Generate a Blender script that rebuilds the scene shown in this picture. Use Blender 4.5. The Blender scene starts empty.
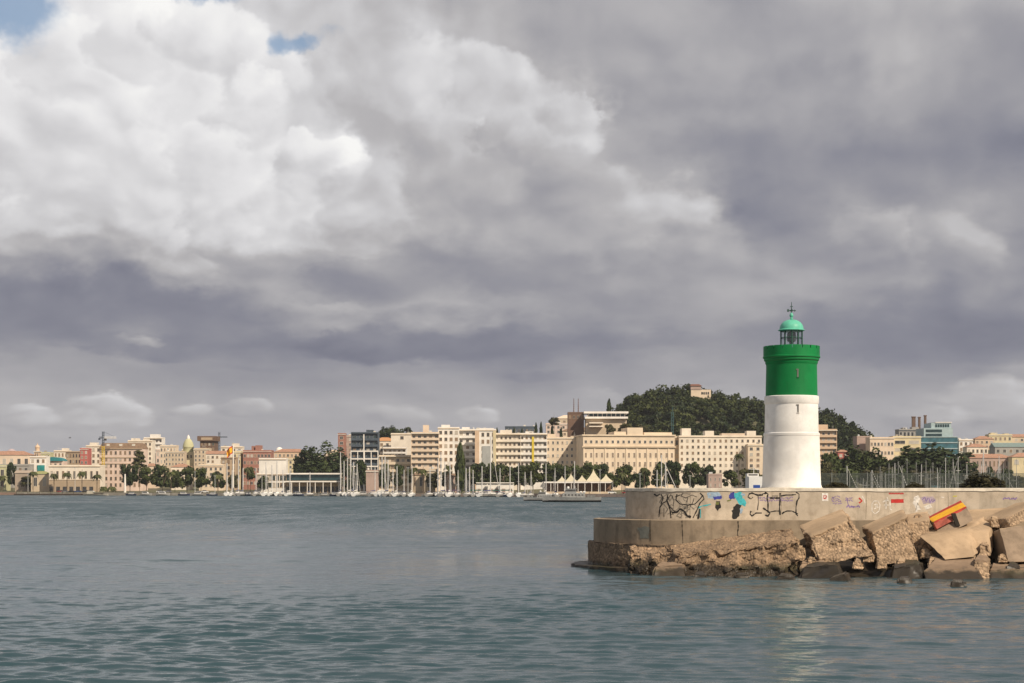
import bpy, bmesh, math, random
import numpy as np
from mathutils import Vector, Matrix, noise as mn

rnd = random.Random(7)
C = bpy.context.scene.collection
S = bpy.context.scene
R = math.radians

# ------------------------------------------------------------------ camera
EYE, FPX, HOR = 5.8, 1707.0, 487.0        # eye height over the water, focal length in pixels, horizon row
cam_d = bpy.data.cameras.new('camera')
cam = bpy.data.objects.new('camera', cam_d); C.objects.link(cam)
cam.location = (0, 0, EYE); cam.rotation_euler = (R(90), 0, 0)
cam_d.sensor_width = 36; cam_d.lens = 36 * FPX / 1024
cam_d.shift_y = (HOR - 341.5) / 1024
cam_d.clip_start = 0.5; cam_d.clip_end = 20000
S.camera = cam

# ------------------------------------------------------------------ sun, exposure
SUN_AZ, SUN_EL = 138.0, 40.0               # azimuth clockwise from +Y: behind the camera, to the right
sd = bpy.data.lights.new('sun', 'SUN'); sd.energy = 4.8; sd.angle = R(0.6); sd.color = (1.0, 0.87, 0.70)
sun = bpy.data.objects.new('sun', sd); C.objects.link(sun)
sv = Vector((math.sin(R(SUN_AZ)) * math.cos(R(SUN_EL)), math.cos(R(SUN_AZ)) * math.cos(R(SUN_EL)), math.sin(R(SUN_EL))))
sun.rotation_euler = sv.to_track_quat('Z', 'Y').to_euler()
sun.location = (60, -60, 80)
S.view_settings.view_transform = 'Standard'; S.view_settings.look = 'None'
S.view_settings.gamma = 1; S.view_settings.use_curve_mapping = False
S.view_settings.exposure = 0.0
S.render.engine = 'CYCLES'
S.cycles.max_bounces = 6; S.cycles.diffuse_bounces = 2; S.cycles.glossy_bounces = 3
S.cycles.transparent_max_bounces = 8
S.cycles.use_denoising = True; S.cycles.denoiser = 'OPENIMAGEDENOISE'; S.cycles.denoising_input_passes = 'RGB_ALBEDO_NORMAL'; S.cycles.denoising_prefilter = 'ACCURATE'

# ------------------------------------------------------------------ node helpers
class E:
    """a float socket with arithmetic"""
    nt = None
    def __init__(s, sock): s.s = sock
    @staticmethod
    def m(op, *a, clamp=False):
        n = E.nt.nodes.new('ShaderNodeMath'); n.operation = op; n.use_clamp = clamp
        for i, x in enumerate(a):
            if isinstance(x, E): E.nt.links.new(x.s, n.inputs[i])
            else: n.inputs[i].default_value = float(x)
        return E(n.outputs[0])
    def __add__(s, o): return E.m('ADD', s, o)
    __radd__ = __add__
    def __sub__(s, o): return E.m('SUBTRACT', s, o)
    def __rsub__(s, o): return E.m('SUBTRACT', o, s)
    def __mul__(s, o): return E.m('MULTIPLY', s, o)
    __rmul__ = __mul__
    def __truediv__(s, o): return E.m('DIVIDE', s, o)
def emin(a, b): return E.m('MINIMUM', a, b)
def emax(a, b): return E.m('MAXIMUM', a, b)
def eclamp(a): return E.m('ADD', a, 0.0, clamp=True)
def smooth(x, a, b):
    n = E.nt.nodes.new('ShaderNodeMapRange'); n.interpolation_type = 'SMOOTHSTEP'
    E.nt.links.new(x.s, n.inputs['Value'])
    n.inputs['From Min'].default_value = a; n.inputs['From Max'].default_value = b
    return E(n.outputs['Result'])
def lerp(a, b, t): return a + (b - a) * t if isinstance(a, E) or isinstance(b, E) else t * (b - a) + a
def gauss(u, v, cu, cv, ru, rv):
    du = (u - cu) * (1.0 / ru); dv = (v - cv) * (1.0 / rv)
    return E.m('EXPONENT', (du * du + dv * dv) * -1.0)
def comb(x, y, z):
    n = E.nt.nodes.new('ShaderNodeCombineXYZ')
    for i, q in enumerate((x, y, z)):
        if isinstance(q, E): E.nt.links.new(q.s, n.inputs[i])
        else: n.inputs[i].default_value = q
    return n.outputs[0]
def fbm(vec, scale=1.0, detail=6, rough=0.55, lac=2.0, dist=0.0):
    n = E.nt.nodes.new('ShaderNodeTexNoise'); n.noise_dimensions = '3D'
    E.nt.links.new(vec, n.inputs['Vector'])
    n.inputs['Scale'].default_value = scale; n.inputs['Detail'].default_value = detail
    n.inputs['Roughness'].default_value = rough; n.inputs['Lacunarity'].default_value = lac
    n.inputs['Distortion'].default_value = dist
    return E(n.outputs[0]), n.outputs[1]

def srgb(r, g, b, a=1.0):
    f = lambda c: (c / 12.92 if c <= 0.04045 else ((c + 0.055) / 1.055) ** 2.4)
    return (f(r / 255), f(g / 255), f(b / 255), a)

# ------------------------------------------------------------------ sky: Nishita blue behind broken cloud
def sky_uv(px, py):
    """azimuth and elevation, in the units of the sky map, of the direction behind a pixel of the survey photo"""
    a = math.atan((px - 512) / 1707); e = math.atan((487 - py) / 1707 * math.cos(a))
    return 512 + 1707 * a, 487 - 1707 * e
def make_world():
    w = bpy.data.worlds.new('World'); S.world = w; w.use_nodes = True
    nt = w.node_tree; nt.nodes.clear(); E.nt = nt
    out = nt.nodes.new('ShaderNodeOutputWorld'); bg = nt.nodes.new('ShaderNodeBackground')
    bg.inputs['Strength'].default_value = 0.1
    nt.links.new(bg.outputs[0], out.inputs[0])
    sky = nt.nodes.new('ShaderNodeTexSky'); sky.sky_type = 'NISHITA'; sky.sun_disc = False
    sky.sun_elevation = R(SUN_EL); sky.sun_rotation = R(SUN_AZ); sky.altitude = 10
    tc = nt.nodes.new('ShaderNodeTexCoord'); sep = nt.nodes.new('ShaderNodeSeparateXYZ')
    nt.links.new(tc.outputs['Generated'], sep.inputs[0])
    x, y, z = (E(sep.outputs[i]) for i in range(3))
    az = E.m('ARCTAN2', x, y)
    elp = emax(E.m('ARCSINE', z), 0.0)
    # u runs with azimuth, v falls with elevation, both 1707 units to the radian
    u = az * 1707.0 + 512.0
    v = 487.0 - elp * 1707.0
    # cloud space: puffs get flatter and longer towards the horizon
    nv = E.m('LOGARITHM', elp + 0.07, math.e) * -2.3
    nu = az * 7.0
    low = smooth(elp, 0.02, 0.15)
    _, wc = fbm(comb(nu, nv, 1.7), 1.0, 4, 0.5)
    ws = nt.nodes.new('ShaderNodeSeparateXYZ'); nt.links.new(wc, ws.inputs[0])
    wx, wy = E(ws.outputs[0]) - 0.5, E(ws.outputs[1]) - 0.5
    _, wc2 = fbm(comb(nu, nv, 5.2), 3.6, 5, 0.6)
    ws2 = nt.nodes.new('ShaderNodeSeparateXYZ'); nt.links.new(wc2, ws2.inputs[0])
    fx, fy = E(ws2.outputs[0]) - 0.5, E(ws2.outputs[1]) - 0.5

    def billow(uu, vv, seed):
        tot = None
        for i, (sc, am) in enumerate(((1.5, 1.0), (3.3, 0.55), (7.1, 0.28))):
            n, _ = fbm(comb(uu, vv, seed + i * 3.3), sc, 0, 0.5)
            n = n * 2.0 - 1.0
            q = E.m('SQRT', n * n + 0.05) * am
            tot = q if tot is None else tot + q
        return tot
    pu, pv = nu + wx * 0.35 + fx * 0.12, nv + wy * 0.35 + fy * 0.10
    b1 = billow(pu, pv, 2.0); b1o = billow(pu + 0.06, pv - 0.09, 2.0)
    n1, _ = fbm(comb(nu + wx * 0.4, nv + wy * 0.3, 3.1), 1.8, 6, 0.5)
    n2, _ = fbm(comb(nu + wx * 0.4 + 0.07, nv + wy * 0.3 - 0.1, 3.1), 1.8, 6, 0.5)
    relief = (b1 - b1o) * 0.5 + (n1 - n2) * 0.5          # lit from above right
    d = n1 - 0.5
    puff = b1 - 0.60
    k = low * 0.8 + 0.2
    u2 = u + (wx * 120.0 + fx * 85.0) * k
    v2 = v + (wy * 90.0 + fy * 75.0) * k - puff * k * 30.0

    rows = [
        (-120, [(-200, .62), (0, .62), (300, .6), (520, .6), (760, .62), (1000, .62), (1200, .58)]),
        (10,  [(-200, .70), (0, .78), (90, .84), (160, .84), (260, .72), (380, .70), (470, .66), (560, .62), (700, .60), (800, .63), (900, .68), (1010, .64), (1200, .55)]),
        (55,  [(-200, .70), (0, .82), (60, .87), (150, .87), (235, .86), (300, .74), (400, .76), (500, .69), (580, .60), (700, .60), (800, .63), (900, .64), (1010, .60), (1200, .52)]),
        (105, [(-200, .72), (0, .84), (80, .86), (150, .86), (195, .74), (250, .87), (320, .75), (420, .74), (500, .76), (590, .78), (612, .60), (700, .56), (850, .58), (1010, .56), (1200, .5)]),
        (160, [(-200, .70), (0, .86), (110, .88), (230, .87), (345, .92), (372, .72), (470, .68), (560, .64), (640, .61), (720, .54), (850, .51), (1010, .48), (1200, .46)]),
        (215, [(-200, .60), (0, .84), (60, .82), (130, .74), (200, .86), (310, .85), (370, .76), (450, .64), (540, .62), (620, .72), (700, .68), (740, .52), (790, .50), (860, .60), (950, .62), (1010, .56), (1200, .5)]),
        (268, [(-200, .50), (0, .62), (60, .60), (120, .56), (180, .74), (250, .64), (350, .57), (430, .51), (520, .52), (620, .60), (720, .62), (800, .56), (870, .63), (950, .56), (1010, .50), (1200, .5)]),
        (308, [(-200, .42), (0, .44), (150, .44), (220, .49), (290, .62), (420, .64), (520, .61), (600, .54), (700, .58), (770, .61), (850, .57), (930, .47), (1010, .46), (1200, .46)]),
        (342, [(-200, .45), (0, .47), (90, .50), (138, .58), (180, .47), (270, .46), (350, .42), (450, .43), (560, .45), (640, .49), (720, .53), (830, .49), (900, .46), (980, .42), (1200, .42)]),
        (372, [(-200, .56), (0, .58), (120, .55), (260, .50), (330, .54), (450, .56), (530, .50), (600, .56), (700, .58), (840, .55), (900, .52), (960, .52), (1000, .58), (1200, .5)]),
        (410, [(-200, .62), (0, .625), (30, .63), (75, .62), (110, .64), (180, .62), (280, .61), (350, .605), (470, .615), (560, .60), (700, .61), (850, .59), (930, .60), (990, .63), (1200, .6)]),
        (455, [(-200, .62), (512, .61), (1200, .61)]),
    ]
    U0, U1 = -200.0, 1200.0
    un = (u2 - U0) * (1.0 / (U1 - U0))
    L = None
    for i, (ry, st) in enumerate(rows):
        rp = nt.nodes.new('ShaderNodeValToRGB'); rp.color_ramp.interpolation = 'EASE'
        nt.links.new(un.s, rp.inputs[0])
        cr = rp.color_ramp
        cr.elements[0].position = 0; cr.elements[1].position = 1
        for px, val in st[1:-1]: cr.elements.new((px - U0) / (U1 - U0))
        for e, (px, val) in zip(cr.elements, st): e.color = (val, val, val, 1)
        val = E(rp.outputs[0])
        if L is None: L = val
        else: L = lerp(L, val, smooth(v2, rows[i - 1][0], ry))
    # modelling inside the masses: strong in the bright cumulus, faint in the grey sheet
    br = smooth(L, 0.50, 0.80)
    amp = (0.16 + br * 0.36) * (low * 0.6 + 0.4)
    L = L + 0.045 + relief * amp + d * (0.10 * k + 0.10) + puff * 0.05 * k
    # crisp lit rims where a mass stands in front of a darker one
    back = smooth(y, 0.35, -0.35)
    L = lerp(L, 0.66 + relief * 0.6 + d * 0.4, back)
    ue = u + fx * 70.0 * k + wx * 30.0; ve = v + fy * 60.0 * k + wy * 20.0
    h = lambda cu, cv, ru, rv: gauss(ue, ve, *sky_uv(cu, cv), ru, rv)
    edge = (b1 - 0.60) * 0.45 + d * 0.55 + (fx + fy) * 0.45
    fwd = 1.0 - back
    n3, _ = fbm(comb(az * 38.0, elp * 46.0, 1.0), 1.0, 5, 0.5)
    puf3 = (n3 - 0.5) * 1.5
    # single cloud heads, back to front: centre, radii, lit value, shaded value, strength, edge width
    heads = [
        (700, 60, 150, 60, .66, .60, .35, .9), (890, 25, 130, 50, .69, .63, .4, .9), (960, 110, 110, 55, .60, .56, .4, .9),
        (660, 222, 90, 52, .76, .61, .75, .5), (612, 250, 70, 40, .72, .58, .6, .5), (700, 245, 60, 36, .70, .58, .6, .5), (770, 215, 62, 50, .52, .48, .55, .7), (872, 245, 62, 44, .71, .57, .7, .45), (955, 240, 54, 34, .70, .57, .65, .45),
        (800, 130, 120, 44, .56, .50, .45, .8), (930, 170, 120, 44, .53, .47, .5, .8), (910, 300, 90, 22, .58, .50, .4, .6),
        (430, 98, 115, 72, .86, .71, .75, .40), (470, 170, 90, 60, .75, .62, .6, .5), (545, 125, 66, 52, .85, .68, .8, .28), (490, 80, 62, 38, .86, .73, .7, .3), (572, 112, 36, 30, .88, .74, .8, .25), (560, 200, 70, 46, .66, .58, .5, .5), (400, 62, 62, 36, .84, .73, .6, .4),
        (120, 140, 170, 130, .93, .82, .9, .30), (20, 120, 110, 90, .90, .80, .7, .4), (70, 54, 66, 50, .95, .83, .8, .28), (140, 40, 60, 46, .95, .84, .8, .26), (205, 40, 62, 36, .91, .79, .7, .35), (262, 78, 56, 40, .91, .78, .7, .35),
        (190, 94, 46, 34, .80, .72, .55, 1.0), (250, 112, 46, 40, .94, .79, .7, .35), (60, 190, 80, 60, .90, .77, .6, .4), (302, 116, 56, 24, .79, .71, .5, .9), (130, 170, 60, 46, .94, .82, .6, .35), (220, 180, 70, 56, .93, .79, .7, .35),
        (318, 165, 52, 44, .97, .80, .85, .22), (290, 215, 64, 46, .88, .72, .6, .4), (360, 205, 50, 50, .78, .66, .5, .45), (120, 240, 70, 34, .77, .64, .6, .5), (215, 235, 54, 34, .84, .68, .6, .35), (185, 268, 40, 20, .77, .62, .7, .35), (60, 255, 80, 26, .68, .56, .5, .5),
        (370, 285, 100, 26, .57, .50, .6, .6), (540, 275, 90, 24, .56, .51, .5, .6), (100, 312, 220, 34, .50, .43, .55, .8), (330, 316, 70, 15, .67, .58, .6, .4), (440, 318, 90, 16, .68, .58, .6, .45), (640, 300, 60, 18, .60, .53, .5, .5),
        (400, 346, 190, 15, .46, .42, .75, .6), (160, 340, 150, 12, .48, .45, .6, .7), (930, 352, 130, 18, .49, .44, .6, .7), (640, 338, 110, 10, .49, .46, .5, .7), (170, 354, 56, 8, .50, .47, .6, .5), (540, 374, 56, 8, .54, .50, .6, .6), (260, 366, 60, 6, .54, .51, .5, .6),
        (108, 412, 54, 22, .78, .64, .85, .38), (66, 418, 40, 15, .74, .64, .7, .4), (28, 418, 42, 15, .77, .64, .8, .4), (186, 406, 28, 10, .76, .64, .8, .45), (246, 407, 32, 10, .74, .63, .7, .5), (475, 413, 28, 12, .76, .63, .8, .45), (398, 415, 36, 11, .73, .63, .7, .5), (590, 400, 60, 12, .68, .60, .6, .6), (700, 396, 60, 14, .67, .60, .6, .6), (992, 402, 62, 28, .76, .61, .75, .5), (925, 418, 50, 15, .73, .62, .7, .5), (138, 341, 28, 10, .70, .55, .8, .45),
    ]
    # the head itself, as a node group
    gt = bpy.data.node_groups.new('cloud_head', 'ShaderNodeTree')
    names = ['u', 'v', 'edge', 'relief', 'd', 'fwd', 'L', 'cx', 'cy', 'ix', 'iy', 'lit', 'shade', 'alpha', 'width']
    for nm in names: gt.interface.new_socket(nm, in_out='INPUT', socket_type='NodeSocketFloat')
    gt.interface.new_socket('L', in_out='OUTPUT', socket_type='NodeSocketFloat')
    E.nt = gt
    gi = gt.nodes.new('NodeGroupInput'); go = gt.nodes.new('NodeGroupOutput')
    I = {nm: E(gi.outputs[i]) for i, nm in enumerate(names)}
    px_ = (I['u'] - I['cx']) * I['ix']; py_ = (I['v'] - I['cy']) * I['iy']
    f = 1.0 - px_ * px_ - py_ * py_ + I['edge'] * 2.2
    lit = eclamp(px_ * 0.42 - py_ * 0.50 + 0.45 + I['relief'] * 2.4)
    m_ = eclamp(f / I['width']); m_ = m_ * m_ * (3.0 - m_ * 2.0)
    tone = I['shade'] + (I['lit'] - I['shade']) * lit * 1.12 + I['d'] * 0.10
    res = I['L'] + (tone - I['L']) * (m_ * I['alpha'] * I['fwd'])
    gt.links.new(res.s, go.inputs[0])
    E.nt = nt
    edge_low = edge * 0.6 + puf3 * 0.55
    for (cx, cy, rx, ry, lt, ls, al, ew) in heads:
        n = nt.nodes.new('ShaderNodeGroup'); n.node_tree = gt
        for nm, sk in (('u', ue), ('v', ve), ('edge', edge if cy < 380 else edge_low), ('relief', relief), ('d', d), ('fwd', fwd), ('L', L)): nt.links.new(sk.s, n.inputs[nm])
        cu, cv = sky_uv(cx, cy)
        for nm, val in (('cx', cu), ('cy', cv), ('ix', 1.0 / rx), ('iy', 1.0 / ry), ('lit', lt + 0.03), ('shade', ls - (lt - ls) * 0.2), ('alpha', al), ('width', ew * 1.5)): n.inputs[nm].default_value = val
        L = E(n.outputs[0])
    fN = h(170, 352, 60, 9) + h(540, 374, 60, 9) * 0.8 + h(60, 346, 70, 7) * 0.7 + h(250, 368, 60, 6) * 0.6 + h(940, 368, 60, 9) * 0.7 + h(740, 215, 40, 26) * 0.7 + edge * 0.6 + puf3 * 0.5
    L = lerp(L, emin(L, 0.50 + relief * 0.4), smooth(fN, 0.50, 0.85) * 0.7 * (1.0 - back))
    ramp = nt.nodes.new('ShaderNodeValToRGB'); nt.links.new(eclamp(L).s, ramp.inputs[0])
    cr = ramp.color_ramp
    stops = [(0.0, (40, 42, 56)), (0.40, (112, 114, 130)), (0.5, (134, 135, 147)), (0.6, (158, 157, 163)), (0.7, (182, 180, 182)), (0.8, (207, 206, 208)), (0.9, (231, 230, 231)), (1.0, (250, 249, 247))]
    cr.elements[0].position = 0; cr.elements[1].position = 1
    for p, c in stops[1:-1]: cr.elements.new(p)
    for e, (p, c) in zip(cr.elements, stops): e.color = srgb(*c)
    up = nt.nodes.new('ShaderNodeVectorMath'); up.operation = 'SCALE'; up.inputs['Scale'].default_value = 10.0
    nt.links.new(ramp.outputs[0], up.inputs[0])
    # blue gaps
    fS = h(6, 2, 62, 44) * 1.25 + h(282, 45, 18, 22) * 0.8 + h(312, 48, 22, 13) * 0.85 + h(335, 30, 20, 9) * 0.5 + h(205, -4, 55, 16) * 0.9 - (b1 - 0.5) * 0.6 - d * 1.1 - puf3 * 0.12
    fS = emax(fS, back * (0.95 - n1 * 1.1))
    mS = smooth(fS, 0.34, 0.85)
    mix = nt.nodes.new('ShaderNodeMix'); mix.data_type = 'RGBA'
    nt.links.new((mS * 0.85).s, mix.inputs['Factor'])
    nt.links.new(up.outputs[0], mix.inputs[6])
    nt.links.new(sky.outputs[0], mix.inputs[7])
    nt.links.new(mix.outputs[2], bg.inputs['Color'])
    w.cycles.sampling_method = 'MANUAL'; w.cycles.sample_map_resolution = 512
make_world()

# ------------------------------------------------------------------ scene helpers
def at(px, py, Y):
    """the world point that stands at distance Y behind pixel px, py of the survey photo"""
    return Vector(((px - 512) / FPX * Y, Y, EYE + (HOR - py) / FPX * Y))
def wx_(px, Y): return (px - 512) / FPX * Y
def wz_(py, Y): return EYE + (HOR - py) / FPX * Y

class MB:
    """collects faces; build() links them as ONE mesh object"""
    def __init__(s): s.v = []; s.f = []; s.m = []; s.sm = []
    def add(s, vs, fs, m=0, smooth=False):
        o = len(s.v); s.v += [tuple(p) for p in vs]
        for f in fs: s.f.append(tuple(i + o for i in f)); s.m.append(m); s.sm.append(smooth)
        return s
    def box(s, x0, x1, y0, y1, z0, z1, m=0):
        return s.add([(x0,y0,z0),(x1,y0,z0),(x1,y1,z0),(x0,y1,z0),(x0,y0,z1),(x1,y0,z1),(x1,y1,z1),(x0,y1,z1)],
                     [(0,3,2,1),(4,5,6,7),(0,1,5,4),(1,2,6,5),(2,3,7,6),(3,0,4,7)], m)
    def lathe(s, prof, n=32, m=0, cx=0, cy=0, cap=True, smooth=True):
        vs = []; fs = []
        for r, z in prof:
            for i in range(n):
                a = 2 * math.pi * i / n
                vs.append((cx + r * math.cos(a), cy + r * math.sin(a), z))
        for j in range(len(prof) - 1):
            for i in range(n):
                k = (i + 1) % n
                fs.append((j*n+i, j*n+k, (j+1)*n+k, (j+1)*n+i))
        s.add(vs, fs, m, smooth)
        if cap:
            s.add(vs[:n], [tuple(range(n))[::-1]], m); s.add(vs[-n:], [tuple(range(n))], m)
        return s
    def tube(s, pts, r0, r1=None, n=6, m=0, smooth=True):
        pts = [Vector(p) for p in pts]; r1 = r0 if r1 is None else r1
        vs = []; L = len(pts)
        for j, p in enumerate(pts):
            t = (pts[min(j+1, L-1)] - pts[max(j-1, 0)]).normalized()
            a = t.orthogonal().normalized() if abs(t.z) > 0.99 else t.cross(Vector((0,0,1))).normalized()
            b = t.cross(a)
            r = r0 + (r1 - r0) * j / max(1, L-1)
            for i in range(n):
                q = 2 * math.pi * i / n
                vs.append(p + a * (r * math.cos(q)) + b * (r * math.sin(q)))
        fs = [(j*n+i, j*n+(i+1)%n, (j+1)*n+(i+1)%n, (j+1)*n+i) for j in range(L-1) for i in range(n)]
        fs += [tuple(range(n))[::-1], tuple((L-1)*n + i for i in range(n))]
        return s.add(vs, fs, m, smooth)
    def prism(s, poly, y0, y1, m=0):
        """poly in x,z extruded along y"""
        n = len(poly)
        vs = [(x, y0, z) for x, z in poly] + [(x, y1, z) for x, z in poly]
        fs = [tuple(range(n)), tuple(range(n, 2*n))[::-1]] + [(i, i+n, (i+1)%n+n, (i+1)%n) for i in range(n)]
        return s.add(vs, fs, m)
    def slab(s, poly, z0, z1, m=0):
        """poly in x,y extruded up"""
        n = len(poly)
        vs = [(x, y, z0) for x, y in poly] + [(x, y, z1) for x, y in poly]
        fs = [tuple(range(n))[::-1], tuple(range(n, 2*n))] + [(i, (i+1)%n, (i+1)%n+n, i+n) for i in range(n)]
        return s.add(vs, fs, m)
    def mesh(s, name, mats):
        me = bpy.data.meshes.new(name); me.from_pydata(s.v, [], s.f)
        for m in (mats if isinstance(mats, (list, tuple)) else [mats]): me.materials.append(m)
        me.polygons.foreach_set('material_index', s.m)
        me.polygons.foreach_set('use_smooth', s.sm)
        me.update()
        if any(s.sm): me.set_sharp_from_angle(angle=R(40))
        return me
    def build(s, name, mats, parent=None, loc=None):
        return link(name, s.mesh(name, mats), parent, loc)

def link(name, me, parent=None, loc=None, rz=0.0, scale=None):
    o = bpy.data.objects.new(name, me); C.objects.link(o)
    if parent is not None: o.parent = parent
    if loc is not None: o.location = loc
    if rz: o.rotation_euler = (0, 0, rz)
    if scale is not None: o.scale = scale
    return o
def tag(o, label, cat, group=None):
    o['label'] = label; o['category'] = cat
    if group: o['group'] = group
    return o
def thing(name, label, cat, loc=(0,0,0), rz=0.0, group=None, scale=None):
    o = link(name, None, None, loc, rz, scale); o.empty_display_size = 0.5
    return tag(o, label, cat, group)
def struct(o, kind='structure'):
    o['kind'] = kind; return o

# ------------------------------------------------------------------ materials
def newmat(name):
    m = bpy.data.materials.new(name); m.use_nodes = True
    nt = m.node_tree; E.nt = nt
    b = nt.nodes['Principled BSDF']
    return m, nt, b
MATS = {}
def mat(name, col, rough=0.8, var=0.12, scale=1.0, spec=0.3, metal=0.0, bump=0.0, bscale=None, col2=None, emit=None, coord='Object', detail=6):
    """plain surface with uneven colour: noise between col*(1-var) and col*(1+var), or towards col2"""
    if name in MATS: return MATS[name]
    m, nt, b = newmat(name); MATS[name] = m
    tc = nt.nodes.new('ShaderNodeTexCoord')
    n = nt.nodes.new('ShaderNodeTexNoise'); n.inputs['Scale'].default_value = scale; n.inputs['Detail'].default_value = detail
    n.inputs['Roughness'].default_value = 0.6
    nt.links.new(tc.outputs[coord], n.inputs['Vector'])
    r = nt.nodes.new('ShaderNodeValToRGB'); nt.links.new(n.outputs[0], r.inputs[0])
    c1 = tuple(min(1, c * (1 - var)) for c in col[:3]) + (1,)
    c2 = (tuple(col2[:3]) + (1,)) if col2 else tuple(min(1, c * (1 + var)) for c in col[:3]) + (1,)
    r.color_ramp.elements[0].position = 0.32; r.color_ramp.elements[0].color = c1
    r.color_ramp.elements[1].position = 0.68; r.color_ramp.elements[1].color = c2
    nt.links.new(r.outputs[0], b.inputs['Base Color'])
    b.inputs['Roughness'].default_value = rough; b.inputs['Metallic'].default_value = metal
    b.inputs['Specular IOR Level'].default_value = spec
    if bump:
        n2 = nt.nodes.new('ShaderNodeTexNoise'); n2.inputs['Scale'].default_value = bscale or scale * 4; n2.inputs['Detail'].default_value = 8
        nt.links.new(tc.outputs[coord], n2.inputs['Vector'])
        bp = nt.nodes.new('ShaderNodeBump'); bp.inputs['Strength'].default_value = 0.7; bp.inputs['Distance'].default_value = bump
        nt.links.new(n2.outputs[0], bp.inputs['Height']); nt.links.new(bp.outputs[0], b.inputs['Normal'])
    return m

def concrete(name, col, wet_z=None, stain=(0.10, 0.075, 0.05), lift=0.02, pits=False, streak=0.5, joints=0.0):
    """weathered cast concrete: blotches, drip streaks, fine pitting, a dark tide band with a ragged edge below wet_z"""
    m, nt, b = newmat(name)
    tc = nt.nodes.new('ShaderNodeTexCoord'); o = tc.outputs['Object']
    sp = nt.nodes.new('ShaderNodeSeparateXYZ'); nt.links.new(o, sp.inputs[0])
    X, Y, Z = (E(sp.outputs[i]) for i in range(3))
    big, _ = fbm(o, 0.35, 5, 0.6); mid, _ = fbm(o, 1.7, 7, 0.65); fine, _ = fbm(o, 14, 4, 0.7)
    drip, _ = fbm(comb(X * 1.6, Y * 1.6, Z * 0.22), 1.0, 5, 0.6)
    def mixc(f, a, c):
        n = nt.nodes.new('ShaderNodeMix'); n.data_type = 'RGBA'
        nt.links.new(f.s, n.inputs['Factor'])
        for sock, val in ((6, a), (7, c)):
            if isinstance(val, tuple): n.inputs[sock].default_value = tuple(val[:3]) + (1,)
            else: nt.links.new(val, n.inputs[sock])
        return n.outputs[2]
    c = mixc(smooth(big, 0.35, 0.68), tuple(q * 0.80 for q in col), tuple(min(1, q * 1.12) for q in col))
    c = mixc(smooth(mid, 0.42, 0.75) * 0.45, c, stain)
    c = mixc(smooth(drip, 0.52, 0.75) * streak, c, tuple(q * 0.45 for q in col))
    c = mixc(smooth(fine, 0.60, 0.72) * 0.35, c, tuple(q * 0.35 for q in col))
    if joints:
        j = E.m('ABSOLUTE', E.m('FRACT', Z / joints) - 0.5)
        c = mixc(smooth(j, 0.49, 0.5) * 0.35, c, tuple(q * 0.4 for q in col))
    rg = 0.85
    if wet_z is not None:
        edge = Z + (mid - 0.5) * 1.1 + (fine - 0.5) * 0.25
        wet = 1.0 - smooth(edge, wet_z - 0.25, wet_z + 0.2)
        c = mixc(wet * 0.9, c, (0.022, 0.019, 0.014))
        alg = smooth(edge, wet_z - 0.5, wet_z) * wet
        c = mixc(alg * smooth(big, 0.45, 0.6) * 0.6, c, (0.05, 0.05, 0.018))
        nt.links.new((0.9 - wet * 0.5).s, b.inputs['Roughness'])
    else: b.inputs['Roughness'].default_value = rg
    if not pits: nt.links.new(c, b.inputs['Base Color'])
    b.inputs['Specular IOR Level'].default_value = 0.25
    h = mid * 0.6 + fine * 0.12
    if pits:
        vo = nt.nodes.new('ShaderNodeTexVoronoi'); vo.inputs['Scale'].default_value = 5.5; nt.links.new(o, vo.inputs['Vector'])
        h = h + E(vo.outputs['Distance']) * -1.1
        cs = nt.nodes.new('ShaderNodeSeparateXYZ'); nt.links.new(vo.outputs['Color'], cs.inputs[0]); peb = E(cs.outputs[0])
        hue = nt.nodes.new('ShaderNodeHueSaturation'); nt.links.new(c, hue.inputs['Color']); nt.links.new((peb * 0.7 + 0.65).s, hue.inputs['Value'])
        nt.links.new(hue.outputs[0], b.inputs['Base Color'])
    bp = nt.nodes.new('ShaderNodeBump'); bp.inputs['Strength'].default_value = 0.8; bp.inputs['Distance'].default_value = lift
    nt.links.new(h.s, bp.inputs['Height']); nt.links.new(bp.outputs[0], b.inputs['Normal'])
    MATS[name] = m
    return m

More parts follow.
